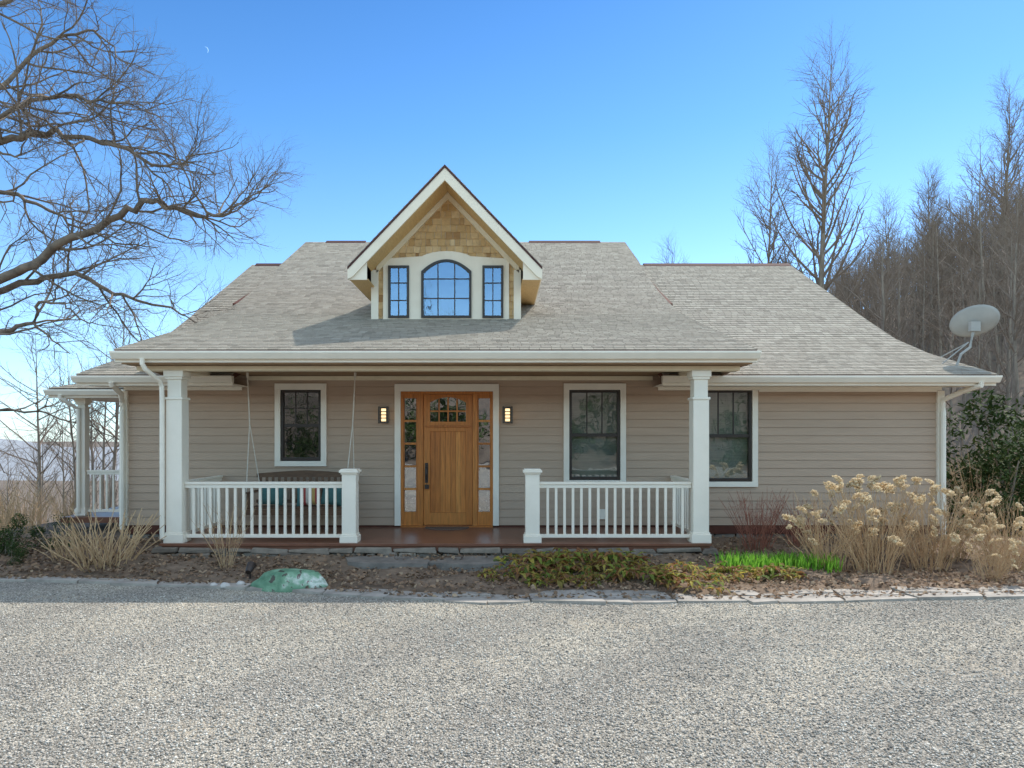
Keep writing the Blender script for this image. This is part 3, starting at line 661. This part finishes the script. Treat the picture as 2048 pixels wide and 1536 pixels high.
def rockmat():
    m,nt,b=newmat('green_painted_rock'); v=coord(nt); n=noise(nt,v,3.2,5,.6); r=ramp(nt,[((.06,.16,.09),.35),((.13,.27,.17),.48),((.20,.36,.24),.56),((.60,.66,.60),.66),((.30,.40,.32),.72)]); nt.links.new(n,r.inputs['Fac'])
    n2=noise(nt,v,9,2); r2=ramp(nt,[((1,1,1),.60),((.5,.25,.3),.64)]); nt.links.new(n2,r2.inputs['Fac'])
    nt.links.new(mul(nt,r.outputs['Color'],r2.outputs['Color']),b.inputs['Base Color']); b.inputs['Roughness'].default_value=.7; bump(nt,b,noise(nt,v,10,5),.8,.03); return m
rk=rock('painted_rock',(-2.88,9.28,.05),.50,.26,.24,rockmat(),2.3); top(rk,'large boulder painted green with pale blotches at the bed edge','painted rock')
M_pw=simple('pale_pebble',(.6,.58,.55),(.4,.38,.36),.7,9)
for p,s in (((-3.72,9.25,.04),.07),((-3.9,9.3,.04),.05),((-3.55,9.35,.05),.06)):
    o=rock('decorative_stone',p,s,s*.8,s*.7,M_pw,R.random()*9,3); top(o,'small pale decorative stone beside the painted boulder','stone','small decorative stones')
L=empty('garden_light',(-3.55,9.7,.06)); top(L,'small black garden spotlight standing in leaf litter','garden light')
mb=MB(); mb.tube([Vector((-3.55,9.7,.04)),Vector((-3.55,9.7,.16))],[.012,.012],8); mb.obj('stake',M_black,L)
mb=MB(); mb.tube([Vector((-3.55,9.62,.15)),Vector((-3.55,9.68,.19)),Vector((-3.55,9.76,.23)),Vector((-3.55,9.77,.235))],[.04,.055,.065,.02],14,cap=True); mb.obj('lamp_head',M_black,L)

# ================= trees =================
def grow(mb,p,d,L,r,lvl,P,rs,tipr=.35):
    n=P['seg'][lvl]; pts=[p.copy()]; d=d.normalized(); q=p.copy(); wob=P['wob'][lvl]; up=P['up'][lvl]
    for i in range(n):
        d=(d+Vector((rs.gauss(0,wob),rs.gauss(0,wob),rs.gauss(0,wob)+up))).normalized(); q=q+d*(L/n); pts.append(q.copy())
    rads=[r*(1-(1-tipr)*i/n) for i in range(n+1)]
    mb.tube(pts,rads,P['sides'][lvl])
    if lvl+1<len(P['seg']): kids(mb,pts,rads,L,lvl,P,rs)
    return pts,rads
def kids(mb,pts,rads,L,lvl,P,rs,t0=None,num=None):
    num=num or P['n'][lvl]; t0=P['t0'][lvl] if t0 is None else t0; n=len(pts)-1
    for k in range(num):
        t=t0+(1-t0)*((k+rs.random())/num); f=t*n; i=min(int(f),n-1); fr=f-i
        p=pts[i].lerp(pts[i+1],fr); d=(pts[i+1]-pts[i]).normalized()
        rnd=Vector((rs.gauss(0,1),rs.gauss(0,1),rs.gauss(0,1))); perp=(rnd-d*rnd.dot(d)).normalized()
        ang=math.radians(P['ang'][lvl]*rs.uniform(.75,1.25)); dd=d*math.cos(ang)+perp*math.sin(ang)
        shape=P['shape'](t) if lvl==0 and 'shape' in P else (1-.55*t)
        LL=P['len'][lvl]*shape*rs.uniform(.7,1.2); rr=min((rads[i]*(1-fr)+rads[i+1]*fr)*.7,P['rad'][lvl]*(.4+.6*shape))
        grow(mb,p,dd,LL,rr,lvl+1,P,rs)
def treemesh(seed,Ht,r,P):
    rs=random.Random(seed); tr=MB(); cr=MB()
    p=Vector((0,0,-.4)); d=Vector((rs.gauss(0,.02),rs.gauss(0,.02),1)).normalized(); n=P['seg'][0]; pts=[p.copy()]
    for i in range(n): d=(d+Vector((rs.gauss(0,P['wob'][0]),rs.gauss(0,P['wob'][0]),.3))).normalized(); p=p+d*(Ht/n); pts.append(p.copy())
    rads=[r*(1-.93*i/n) for i in range(n+1)]; tr.tube(pts,rads,8)
    kids(cr,pts,rads,Ht,0,P,rs)
    return tr.mesh('bare_tree_trunk',[M_bark],True),cr.mesh('bare_tree_crown',[M_twig])
def PP(Ht,n=(34,7,6),w=1.0,asc=45,t0=.3,up=.10,seg=(12,6,3,2),wb=.10):
    return dict(seg=seg,wob=(.025,wb,.16,.2),up=(.1,up,.08,.05),sides=(8,4,3,3),n=n,t0=(t0,.15,.15),ang=(asc,40,38),len=(Ht*.28*w,Ht*.10,Ht*.045),rad=(Ht*.0034,Ht*.0013,Ht*.0006),shape=lambda t:(.35+1.3*min(t-t0+.12,.35)) *(1.25-t)*1.7)
VAR=[]
for sd,Ht,P in ((1,12,PP(12,(24,6,4))),(2,12,PP(12,(22,6,4),1.25,55,.3,.08)),(3,12,PP(12,(22,6,4),.8,38,.42,.12)),(4,12,PP(12,(26,6,3),1.0,42,.3,.1))):
    VAR.append(treemesh(sd,Ht,.11,P))
TALL=treemesh(41,21,.25,PP(21,(66,8,4),.72,44,.22,.10,(16,8,4,2),.06))
TALL2=treemesh(43,21,.19,PP(21,(50,8,4),.70,42,.26,.11,(16,8,4,2),.06))
def place(v,x,y,s,label='slender leafless tree rising among the hillside woods',group='bare trees around the house',rz=None,sz=None,name='bare_tree'):
    e=bpy.data.objects.new(name,None); e.location=(x,y,tz(x,y)); e.scale=(s,s,sz or s); e.rotation_euler=(R.gauss(0,.015),R.gauss(0,.015),R.uniform(0,6.28) if rz is None else rz); COL.objects.link(e)
    top(e,label,'tree',group)
    for nm,me in (('trunk',v[0]),('crown',v[1])):
        o=bpy.data.objects.new(nm,me); COL.objects.link(o); o.parent=e
place(TALL,16.4,35,.98,'tall upright leafless tree towering above the roofline',rz=.5)
place(TALL2,13.9,36,.80,'tall leafless tree with ascending limbs beyond the roof',rz=1)
place(TALL2,10.6,42,.66,'small leafless treetop showing just above the roof ridge',rz=3)
place(TALL2,32.5,44,.74,rz=2); place(TALL,26.5,42,.56,rz=4)
for i in range(38):
    px=R.uniform(1760,2120); D=R.uniform(26,60); x=(px-1000)/1365*D
    if x<10.5+D*.06: continue
    place(R.choice(VAR),x,D,R.uniform(.6,.9))
for px,D,s in ((1765,31,.75),(1800,34,.85),(1850,30,.8),(1925,26,.75),(1985,28,.95),(2035,22,.85),(2060,27,1.1),(1960,38,1.1),(2010,24,.8),(1895,24,.65),(1960,21,.6)):
    place(R.choice(VAR),(px-1000)/1365*D,D,s)
for i in range(14):
    px=R.uniform(-60,250); D=R.uniform(24,60); place(R.choice(VAR),(px-1000)/1365*D,D,R.uniform(.55,.9),'thin leafless tree on the slope falling away past the porch')
for px,D,s in ((270,32,.75),(330,34,.72),(375,36,.75),(210,30,.7)): place(VAR[1],(px-1000)/1365*D,D,s,'leafless tree standing behind the roof')
for x,y,s in ((-16,-24,1.0),(-10,-27,1.0),(-4,-23,.9),(2,-28,1.0),(8,-24,.9),(14,-26,1.0),(20,-22,1.0),(-22,-22,.9),(-7,-32,1.0),(5,-34,1.0)):
    place(R.choice(VAR),x,y,s,'leafless tree across the gravel drive from the house')
def arr(me):
    v=np.zeros(len(me.vertices)*3); me.vertices.foreach_get('co',v); f=np.zeros(len(me.loops),int); me.loops.foreach_get('vertex_index',f); return v.reshape(-1,3),f.reshape(-1,4)
lt=treemesh(77,12,.12,PP(12,(26,5,2),1.0,45,.2,.1,(6,3,2,1)))
va,fa=arr(lt[0]); vb,fb=arr(lt[1]); bv=np.concatenate([va,vb]); bf=np.concatenate([fa,fb+len(va)])
N=520; D=38+75*NR.rand(N); px=1660+540*NR.rand(N); xx=(px-1000)/1365*D; k=xx>.13*D+12; D=D[k];xx=xx[k]; N=len(D)
wd=scatter('wood',bv,bf,np.stack([xx,D,terr(xx,D)],-1),rotm(N,.04),.38+.28*NR.rand(N),M_twig); top(wd,'mass of grey brown leafless woodland covering the hillside','woods',kind='stuff')
N=80; D=60+120*NR.rand(N); px=-100+400*NR.rand(N); xx=(px-1000)/1365*D
wd=scatter('wood',bv,bf,np.stack([xx,D,terr(xx,D)],-1),rotm(N,.04),.6+.3*NR.rand(N),M_twig); top(wd,'leafless woodland on the lower slope beyond the porch','woods',kind='stuff')
# ---- the big oak ----
def o3(px,py,D): return Vector(((px-1000)/1365*D,D,2.1+(868-py)/1365*D))
ok=empty('oak_tree',(-14.6,15.5,tz(-14.6,15.5))); top(ok,'huge spreading leafless oak with long crooked limbs beside the house','tree')
rs=random.Random(5)
PO=dict(seg=(1,8,5,3,2),wob=(.1,.18,.24,.27,.25),up=(0,.05,.05,.04,.03),sides=(8,5,4,3,3),n=(1,7,5,3),t0=(.1,.10,.12,.15),ang=(46,42,40,38),len=(2.7,1.3,.68,.30),rad=(.034,.0135,.0065,.0038))
limbs=[([(-330,900,15.5),(-200,700,15.6),(0,578,15.4),(150,552,15.2),(250,598,15),(372,632,14.9)],.13,8),
([(-330,780,15.5),(-200,650,15.4),(0,560,15),(100,500,14.8),(220,440,14.6),(300,405,14.4),(380,430,14.2),(440,425,14.1),(490,405,14)],.145,13),
([(-330,600,15.6),(-150,440,15.8),(0,388,16),(70,405,16.1),(150,455,16.3),(240,470,16.3)],.09,8),
([(-330,600,15.4),(-150,340,15.1),(0,290,14.8),(90,265,14.6),(200,285,14.4),(320,330,14.2),(390,310,14)],.12,12),
([(-330,450,15.5),(-150,270,15.8),(0,175,16),(100,85,16.2),(190,60,16.4),(240,120,16.4)],.09,9),
([(-330,350,15.5),(-120,110,15.3),(0,10,15),(60,-60,14.9),(120,-120,14.8)],.10,6),
([(-330,500,15.5),(-150,380,15),(0,235,14.6),(110,190,14.3),(220,200,14.1),(290,215,14)],.085,10),
([(-330,900,15.5),(-150,740,15.2),(0,662,15),(60,640,15),(90,600,14.9),(130,615,14.8),(200,650,14.7)],.08,6),
([(-330,950,15.6),(-150,840,16),(0,822,16.2),(120,836,16.4),(245,885,16.6)],.06,4)]
trk=MB(); tp=[Vector((-14.6,15.5,tz(-14.6,15.5)-.5)),Vector((-14.5,15.5,1.2)),Vector((-14.6,15.5,3)),Vector((-14.8,15.5,5)),Vector((-15,15.5,7)),Vector((-14.9,15.5,9.5))]
trk.tube(tp,[.62,.5,.46,.42,.36,.2],14); 
crn=MB()
for pts,r,nk in limbs:
    P3=[o3(*p) for p in pts]
    sm=[]
    for i in range(len(P3)-1):
        a=P3[max(i-1,0)];b=P3[i];c=P3[i+1];d=P3[min(i+2,len(P3)-1)]
        for k in range(5):
            t=k/5; q=.5*((2*b)+(c-a)*t+(2*a-5*b+4*c-d)*t*t+(3*b-a-3*c+d)*t**3); sm.append(q+Vector((rs.gauss(0,.05),rs.gauss(0,.05),rs.gauss(0,.05))))
    sm.append(P3[-1]); m=len(sm); rads=[r*(1-.88*(i/(m-1))**.85) for i in range(m)]
    trk.tube(sm,rads,8)
    kids(crn,sm,rads,6,0,PO,rs,t0=.30,num=int(nk*1.6))
    grow(crn,sm[-1],sm[-1]-sm[-2],1.0,rads[-1],2,PO,rs)
trk.obj('trunk',M_oak,ok,smooth=True,recalc=False); crn.obj('crown',M_oak,ok,recalc=False)

# ================= plants =================
def reg(name,mes,x,y,s,label,cat,group,rz=None,z=.05,heads=None):
    e=bpy.data.objects.new(name,None); e.location=(x,y,z); e.scale=(s,s,s); e.rotation_euler=(0,0,R.uniform(0,6.28) if rz is None else rz); COL.objects.link(e); top(e,label,cat,group)
    for nm,me in mes: 
        o=bpy.data.objects.new(nm,me); COL.objects.link(o); o.parent=e
    if heads:
        for me,p,hs in heads:
            o=bpy.data.objects.new('flower_head',me); o.location=p; o.scale=(hs*R.uniform(.8,1.2),hs,hs*R.uniform(.65,.95)); o.rotation_euler=(R.random(),R.random(),R.random()*6); COL.objects.link(o); o.parent=e
    return e
def stems(seed,n,hmin,hmax,spread,r,base=.18,bend=.25,branch=0):
    rs=random.Random(seed); mb=MB(); tips=[]
    for i in range(n):
        a=rs.random()*6.283; b=rs.random()**.5*base; p=Vector((b*math.cos(a),b*math.sin(a),-.03)); h=rs.uniform(hmin,hmax); out=rs.uniform(.2,1)*spread
        a2=a+rs.gauss(0,.5); pts=[p.copy()]; m=5
        for k in range(1,m+1):
            t=k/m; pts.append(p+Vector((math.cos(a2)*out*t**1.2,math.sin(a2)*out*t**1.2,h*(t-bend*.3*t*t)))+Vector((rs.gauss(0,.012),rs.gauss(0,.012),0)))
        mb.tube(pts,[r*(1-.55*k/m) for k in range(m+1)],4); tips.append(pts[-1])
        for _ in range(branch):
            k=rs.randint(2,4); q=pts[k]; dd=Vector((rs.gauss(0,1),rs.gauss(0,1),1.2)).normalized(); L=rs.uniform(.08,.25)
            mb.tube([q,q+dd*L*.5,q+dd*L+Vector((0,0,.02))],[r*.5,r*.4,r*.25],3)
    return mb,tips
def head(seed):
    rs=np.random.RandomState(seed); N=110; v=rs.randn(N,3); v/=np.linalg.norm(v,axis=1)[:,None]; v*= (.5+.6*rs.rand(N))[:,None]; v[:,2]=np.abs(v[:,2])*.9-.15
    return scatter('flower_head',[(-.5,-.5,0),(.5,-.5,.1),(.5,.5,0),(-.5,.5,.12)],[(0,1,2,3)],v*.1,rotm(N,1.4,rs),.024+.018*rs.rand(N),M_flower,True)
HD=[head(i) for i in range(3)]
HYD=[]
for sd in (1,2,3):
    mb,tips=stems(sd,90,.5,1.4,.66,.0052,.28,.22,2); rs=random.Random(sd); rs.shuffle(tips)
    HYD.append((mb.mesh('hydrangea_stems',[M_stem]),[(HD[rs.randint(0,2)],tuple(p),rs.uniform(.4,.88)) for p in tips[:21] if p.z>.45]))
for x,y,s in ((4.95,10.3,.95),(5.55,10.1,1.0),(5.95,10.9,1.1),(6.45,10.3,.98),(7.0,10.8,1.05),(7.6,10.2,.9),(8.1,10.8,.9),(6.9,9.6,.62)):
    v=R.choice(HYD); reg('hydrangea',[('stems',v[0])],x,y,s,'dormant hydrangea with tan stems and dried cream blooms','hydrangea','dormant hydrangeas beside the wall',heads=v[1])
def onemesh(name,mb,mat,x,y,s,label,cat,part,group=None,rz=0): return reg(name,[(part,mb.mesh(part,[mat]))],x,y,s,label,cat,group,rz)
mb,_=stems(11,70,.45,1.0,.62,.011,.35,.15,1); onemesh('cut_shrub',mb,M_stem,-6.05,10.45,1.0,'leafless shrub of stout pruned tan stems by the porch','shrub','stems')
mb,_=stems(12,50,.35,.8,.5,.009,.3,.15,1); onemesh('cut_shrub',mb,M_stem,-6.75,10.9,1.0,'smaller leafless pruned shrub beside the house corner','shrub','stems')
mb,_=stems(13,22,.6,1.15,.45,.0045,.08,.2,4); onemesh('twiggy_shrub',mb,M_stem,-4.15,10.35,1.0,'fine tan twiggy shrub in front of the porch railing','shrub','stems')
mb,_=stems(14,60,.7,1.25,.6,.005,.2,.2,4); onemesh('red_twig_shrub',mb,M_redst,4.35,11.6,1.0,'leafless shrub with fine reddish twigs below the window','shrub','stems')
mb,_=stems(15,50,.6,1.1,.6,.005,.2,.2,4); onemesh('red_twig_shrub',mb,M_redst,5.3,12.0,1.0,'leafless shrub with fine reddish twigs against the siding','shrub','stems')
def clump(seed,n=24,rad=.44,hh=.14,mat=M_pere):
    rs=random.Random(seed); mb=MB()
    for i in range(n):
        a=rs.random()*6.283; r=rad*rs.random()**.55; c=Vector((r*math.cos(a),r*math.sin(a),hh*(1.1-(r/rad)**1.5)*rs.uniform(.4,1.2)+.05)); k=rs.randint(4,7); a0=rs.random()*6
        for j in range(k):
            b=a0+j/k*6.283*.85; L=rs.uniform(.09,.18); w=L*rs.uniform(.14,.22); d=Vector((math.cos(b),math.sin(b),rs.uniform(-.5,.35))); s=Vector((-math.sin(b),math.cos(b),rs.gauss(0,.3))).normalized()*w
            m1=c+d*L*.55+Vector((0,0,.012)); e=c+d*L+Vector((0,0,-rs.uniform(.02,.07)))
            b0=len(mb.v); mb.v+=[tuple(p) for p in (c,m1-s,e,m1+s,m1+Vector((0,0,-.012)))]; mb.f+=[(b0,b0+1,b0+4),(b0+1,b0+2,b0+4),(b0+2,b0+3,b0+4),(b0+3,b0,b0+4)]; mb.m+=[0]*4
    return mb.mesh('leaves',[mat])
CL=[clump(i) for i in range(5)]
for i in range(15):
    x=.15+i*.28+R.uniform(-.15,.15); y=9.4+R.uniform(-.35,.45)
    reg('perennial_plant',[('leaves',R.choice(CL))],x,y,R.uniform(.65,1.2),'low clump of drooping green and bronze lobed leaves','perennial plant','leafy perennials along the bed edge')
for i in range(4): reg('perennial_plant',[('leaves',R.choice(CL))],.5+i*.4,10.2+R.uniform(-.1,.2),1.25,'low clump of drooping green and bronze lobed leaves','perennial plant','leafy perennials along the bed edge',z=.09)
def shoots(seed):
    rs=random.Random(seed); mb=MB()
    for i in range(100):
        x,y=rs.gauss(0,.15),rs.gauss(0,.12); h=rs.uniform(.12,.26); dx,dy=rs.gauss(0,.05),rs.gauss(0,.04); a=rs.random()*3; w=Vector((math.cos(a),math.sin(a),0))*.009
        p=Vector((x,y,0)); q=p+Vector((dx*.4,dy*.4,h*.6)); e=p+Vector((dx,dy,h)); mb.face([p-w,p+w,q+w,q-w]); mb.face([q-w,q+w,e])
    return mb.mesh('leaves',[M_shoot])
SH=[shoots(i) for i in range(2)]
for i in range(8): reg('bulb_shoots',[('leaves',SH[i%2])],3.45+i*.2,10.35+R.uniform(-.25,.2),R.uniform(.85,1.15),'tuft of fresh green bulb shoots coming up','bulb shoots','green bulb shoots in the bed',z=.08)
def bush(seed,N=2400,lobes=7):
    rs=np.random.RandomState(seed); C=rs.randn(lobes,3)*[.55,.45,.4]+[0,0,.95]; rr=.30+.3*rs.rand(lobes); pick=rs.randint(0,lobes,N); v=rs.randn(N,3); v/=np.linalg.norm(v,axis=1)[:,None]
    p=C[pick]+v*(rr[pick]*(.5+.6*rs.rand(N)))[:,None]; p[:,2]=np.maximum(p[:,2],.03)
    lm=scatter('leaves',lv,lf,p,rotm(N,1.0,rs),np.stack([.018+.01*rs.rand(N),.04+.025*rs.rand(N),.03+0*rs.rand(N)],-1),M_ever,True)
    mb=MB(); 
    for c in C: mb.tube([Vector((0,0,-.1)),Vector(c)*.5+Vector((0,0,-.05)),Vector(c)],[.04,.025,.01],5)
    return lm,mb.mesh('stems',[M_bark])
BU=[bush(i) for i in range(3)]
def evg(x,y,s,label,group,zz=None):
    b=R.choice(BU); reg('evergreen_shrub',[('leaves',b[0]),('stems',b[1])],x,y,s,label,'shrub',group,z=tz(x,y) if zz is None else zz)
for x,y,s in ((10.6,14.4,1.1),(11.6,15.4,1.4),(12.9,16.8,1.5),(11.2,17.2,1.35),(11.2,13.2,.7),(12.4,15.2,1.2)): evg(x,y,s,'dark green rhododendron growing beyond the house corner','evergreen shrubs beside the woods')
for x,y,s in ((-7.9,10.9,.38),(-8.5,11.3,.42),(-7.6,11.7,.38),(-8.9,10.7,.35),(-7.5,10.5,.22)): evg(x,y,s,'low spreading dark evergreen in the planting bed','low evergreens by the side porch')
for i in range(14): evg(-22+i*3.3+R.uniform(-1,1),-20+R.uniform(-4,3),R.uniform(1.6,3.0),'dark evergreen shrub across the gravel drive','evergreens across the drive')
def brush(seed): mb,_=stems(seed,38,.8,2.0,.9,.005,.35,.2,5); return mb.mesh('stems',[M_stem])
BR=[brush(50+i) for i in range(3)]
for i in range(34):
    if i<20: D=R.uniform(13,26); x=(R.uniform(1905,2120)-1000)/1365*D; x=max(x,9.6)
    else: D=R.uniform(13.5,22); x=(R.uniform(-60,150)-1000)/1365*D; x=min(x,-10)
    reg('brush_thicket',[('stems',R.choice(BR))],x,D,R.uniform(.5,1.1),'tangle of thin leafless brush at the wood edge','brush','leafless brush around the house',z=tz(x,D))
# moon
mb=MB(); Cm=Vector((-389,900,508)); r=4.8; n=20; A=[];B=[]
for i in range(n+1):
    a=-math.pi/2+math.pi*i/n; A.append((r*math.cos(a),r*math.sin(a))); B.append((r*.78*math.cos(a),r*math.sin(a)))
ca,sa=math.cos(.35),math.sin(.35)
f=lambda p:(Cm.x+p[0]*ca-p[1]*sa,Cm.y,Cm.z+p[0]*sa+p[1]*ca)
for i in range(n): mb.face([f(A[i]),f(A[i+1]),f(B[i+1]),f(B[i])])
top(mb.obj('moon',emis('pale_moon',(.25,.42,.68),.75)),'thin pale daytime crescent moon in the blue sky','moon')

# ================= light / camera =================
sv=Vector((1.9,2.2,3.4)).normalized(); el=math.asin(sv.z); az=math.atan2(sv.x,sv.y)
sl=bpy.data.lights.new('sun','SUN'); sl.energy=5.0; sl.angle=math.radians(.5); sl.color=(1,.935,.83)
so=bpy.data.objects.new('sun',sl); so.rotation_euler=sv.to_track_quat('Z','Y').to_euler(); so.location=(10,10,30); COL.objects.link(so)
w=bpy.data.worlds.new('World'); scene.world=w; w.use_nodes=True; nt=w.node_tree; bg=nt.nodes['Background']
sk=nt.nodes.new('ShaderNodeTexSky'); sk.sky_type='NISHITA'; sk.sun_disc=False; sk.sun_elevation=el; sk.sun_rotation=az; sk.altitude=900; sk.air_density=1.0; sk.dust_density=.4; sk.ozone_density=2.0
tc=nt.nodes.new('ShaderNodeTexCoord'); sp=nt.nodes.new('ShaderNodeSeparateXYZ'); nt.links.new(tc.outputs['Generated'],sp.inputs[0])
rp=ramp(nt,[((.40,.51,.66),0),((.46,.57,.64),.15),((.25,.43,.55),.40),((.18,.35,.49),.55),((.98,.85,.70),.78)]); nt.links.new(sp.outputs[2],rp.inputs['Fac'])  # last stop: overhead sky warmed and brightened as added fill, out of view
m1=mul(nt,sk.outputs['Color'],rp.outputs['Color'])
# added fill: sky behind the viewer brightened and warmed to lift the shaded front
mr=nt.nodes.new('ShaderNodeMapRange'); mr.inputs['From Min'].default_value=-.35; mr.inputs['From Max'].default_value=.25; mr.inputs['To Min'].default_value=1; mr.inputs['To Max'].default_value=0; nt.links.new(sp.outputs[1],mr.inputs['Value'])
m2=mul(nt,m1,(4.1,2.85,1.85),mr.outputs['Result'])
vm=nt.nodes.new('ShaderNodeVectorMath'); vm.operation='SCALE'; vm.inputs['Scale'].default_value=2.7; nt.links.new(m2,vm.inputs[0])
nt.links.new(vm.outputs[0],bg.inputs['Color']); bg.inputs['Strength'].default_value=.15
cam=bpy.data.cameras.new('camera'); co=bpy.data.objects.new('camera',cam); COL.objects.link(co); co.location=(0,0,2.1); co.rotation_euler=(math.pi/2,0,0)
cam.lens=24; cam.sensor_width=36; cam.shift_x=24/2048; cam.shift_y=100/2048; cam.clip_end=6000; cam.clip_start=.1; scene.camera=co
scene.view_settings.view_transform='Standard'; scene.view_settings.look='None'; scene.view_settings.exposure=0
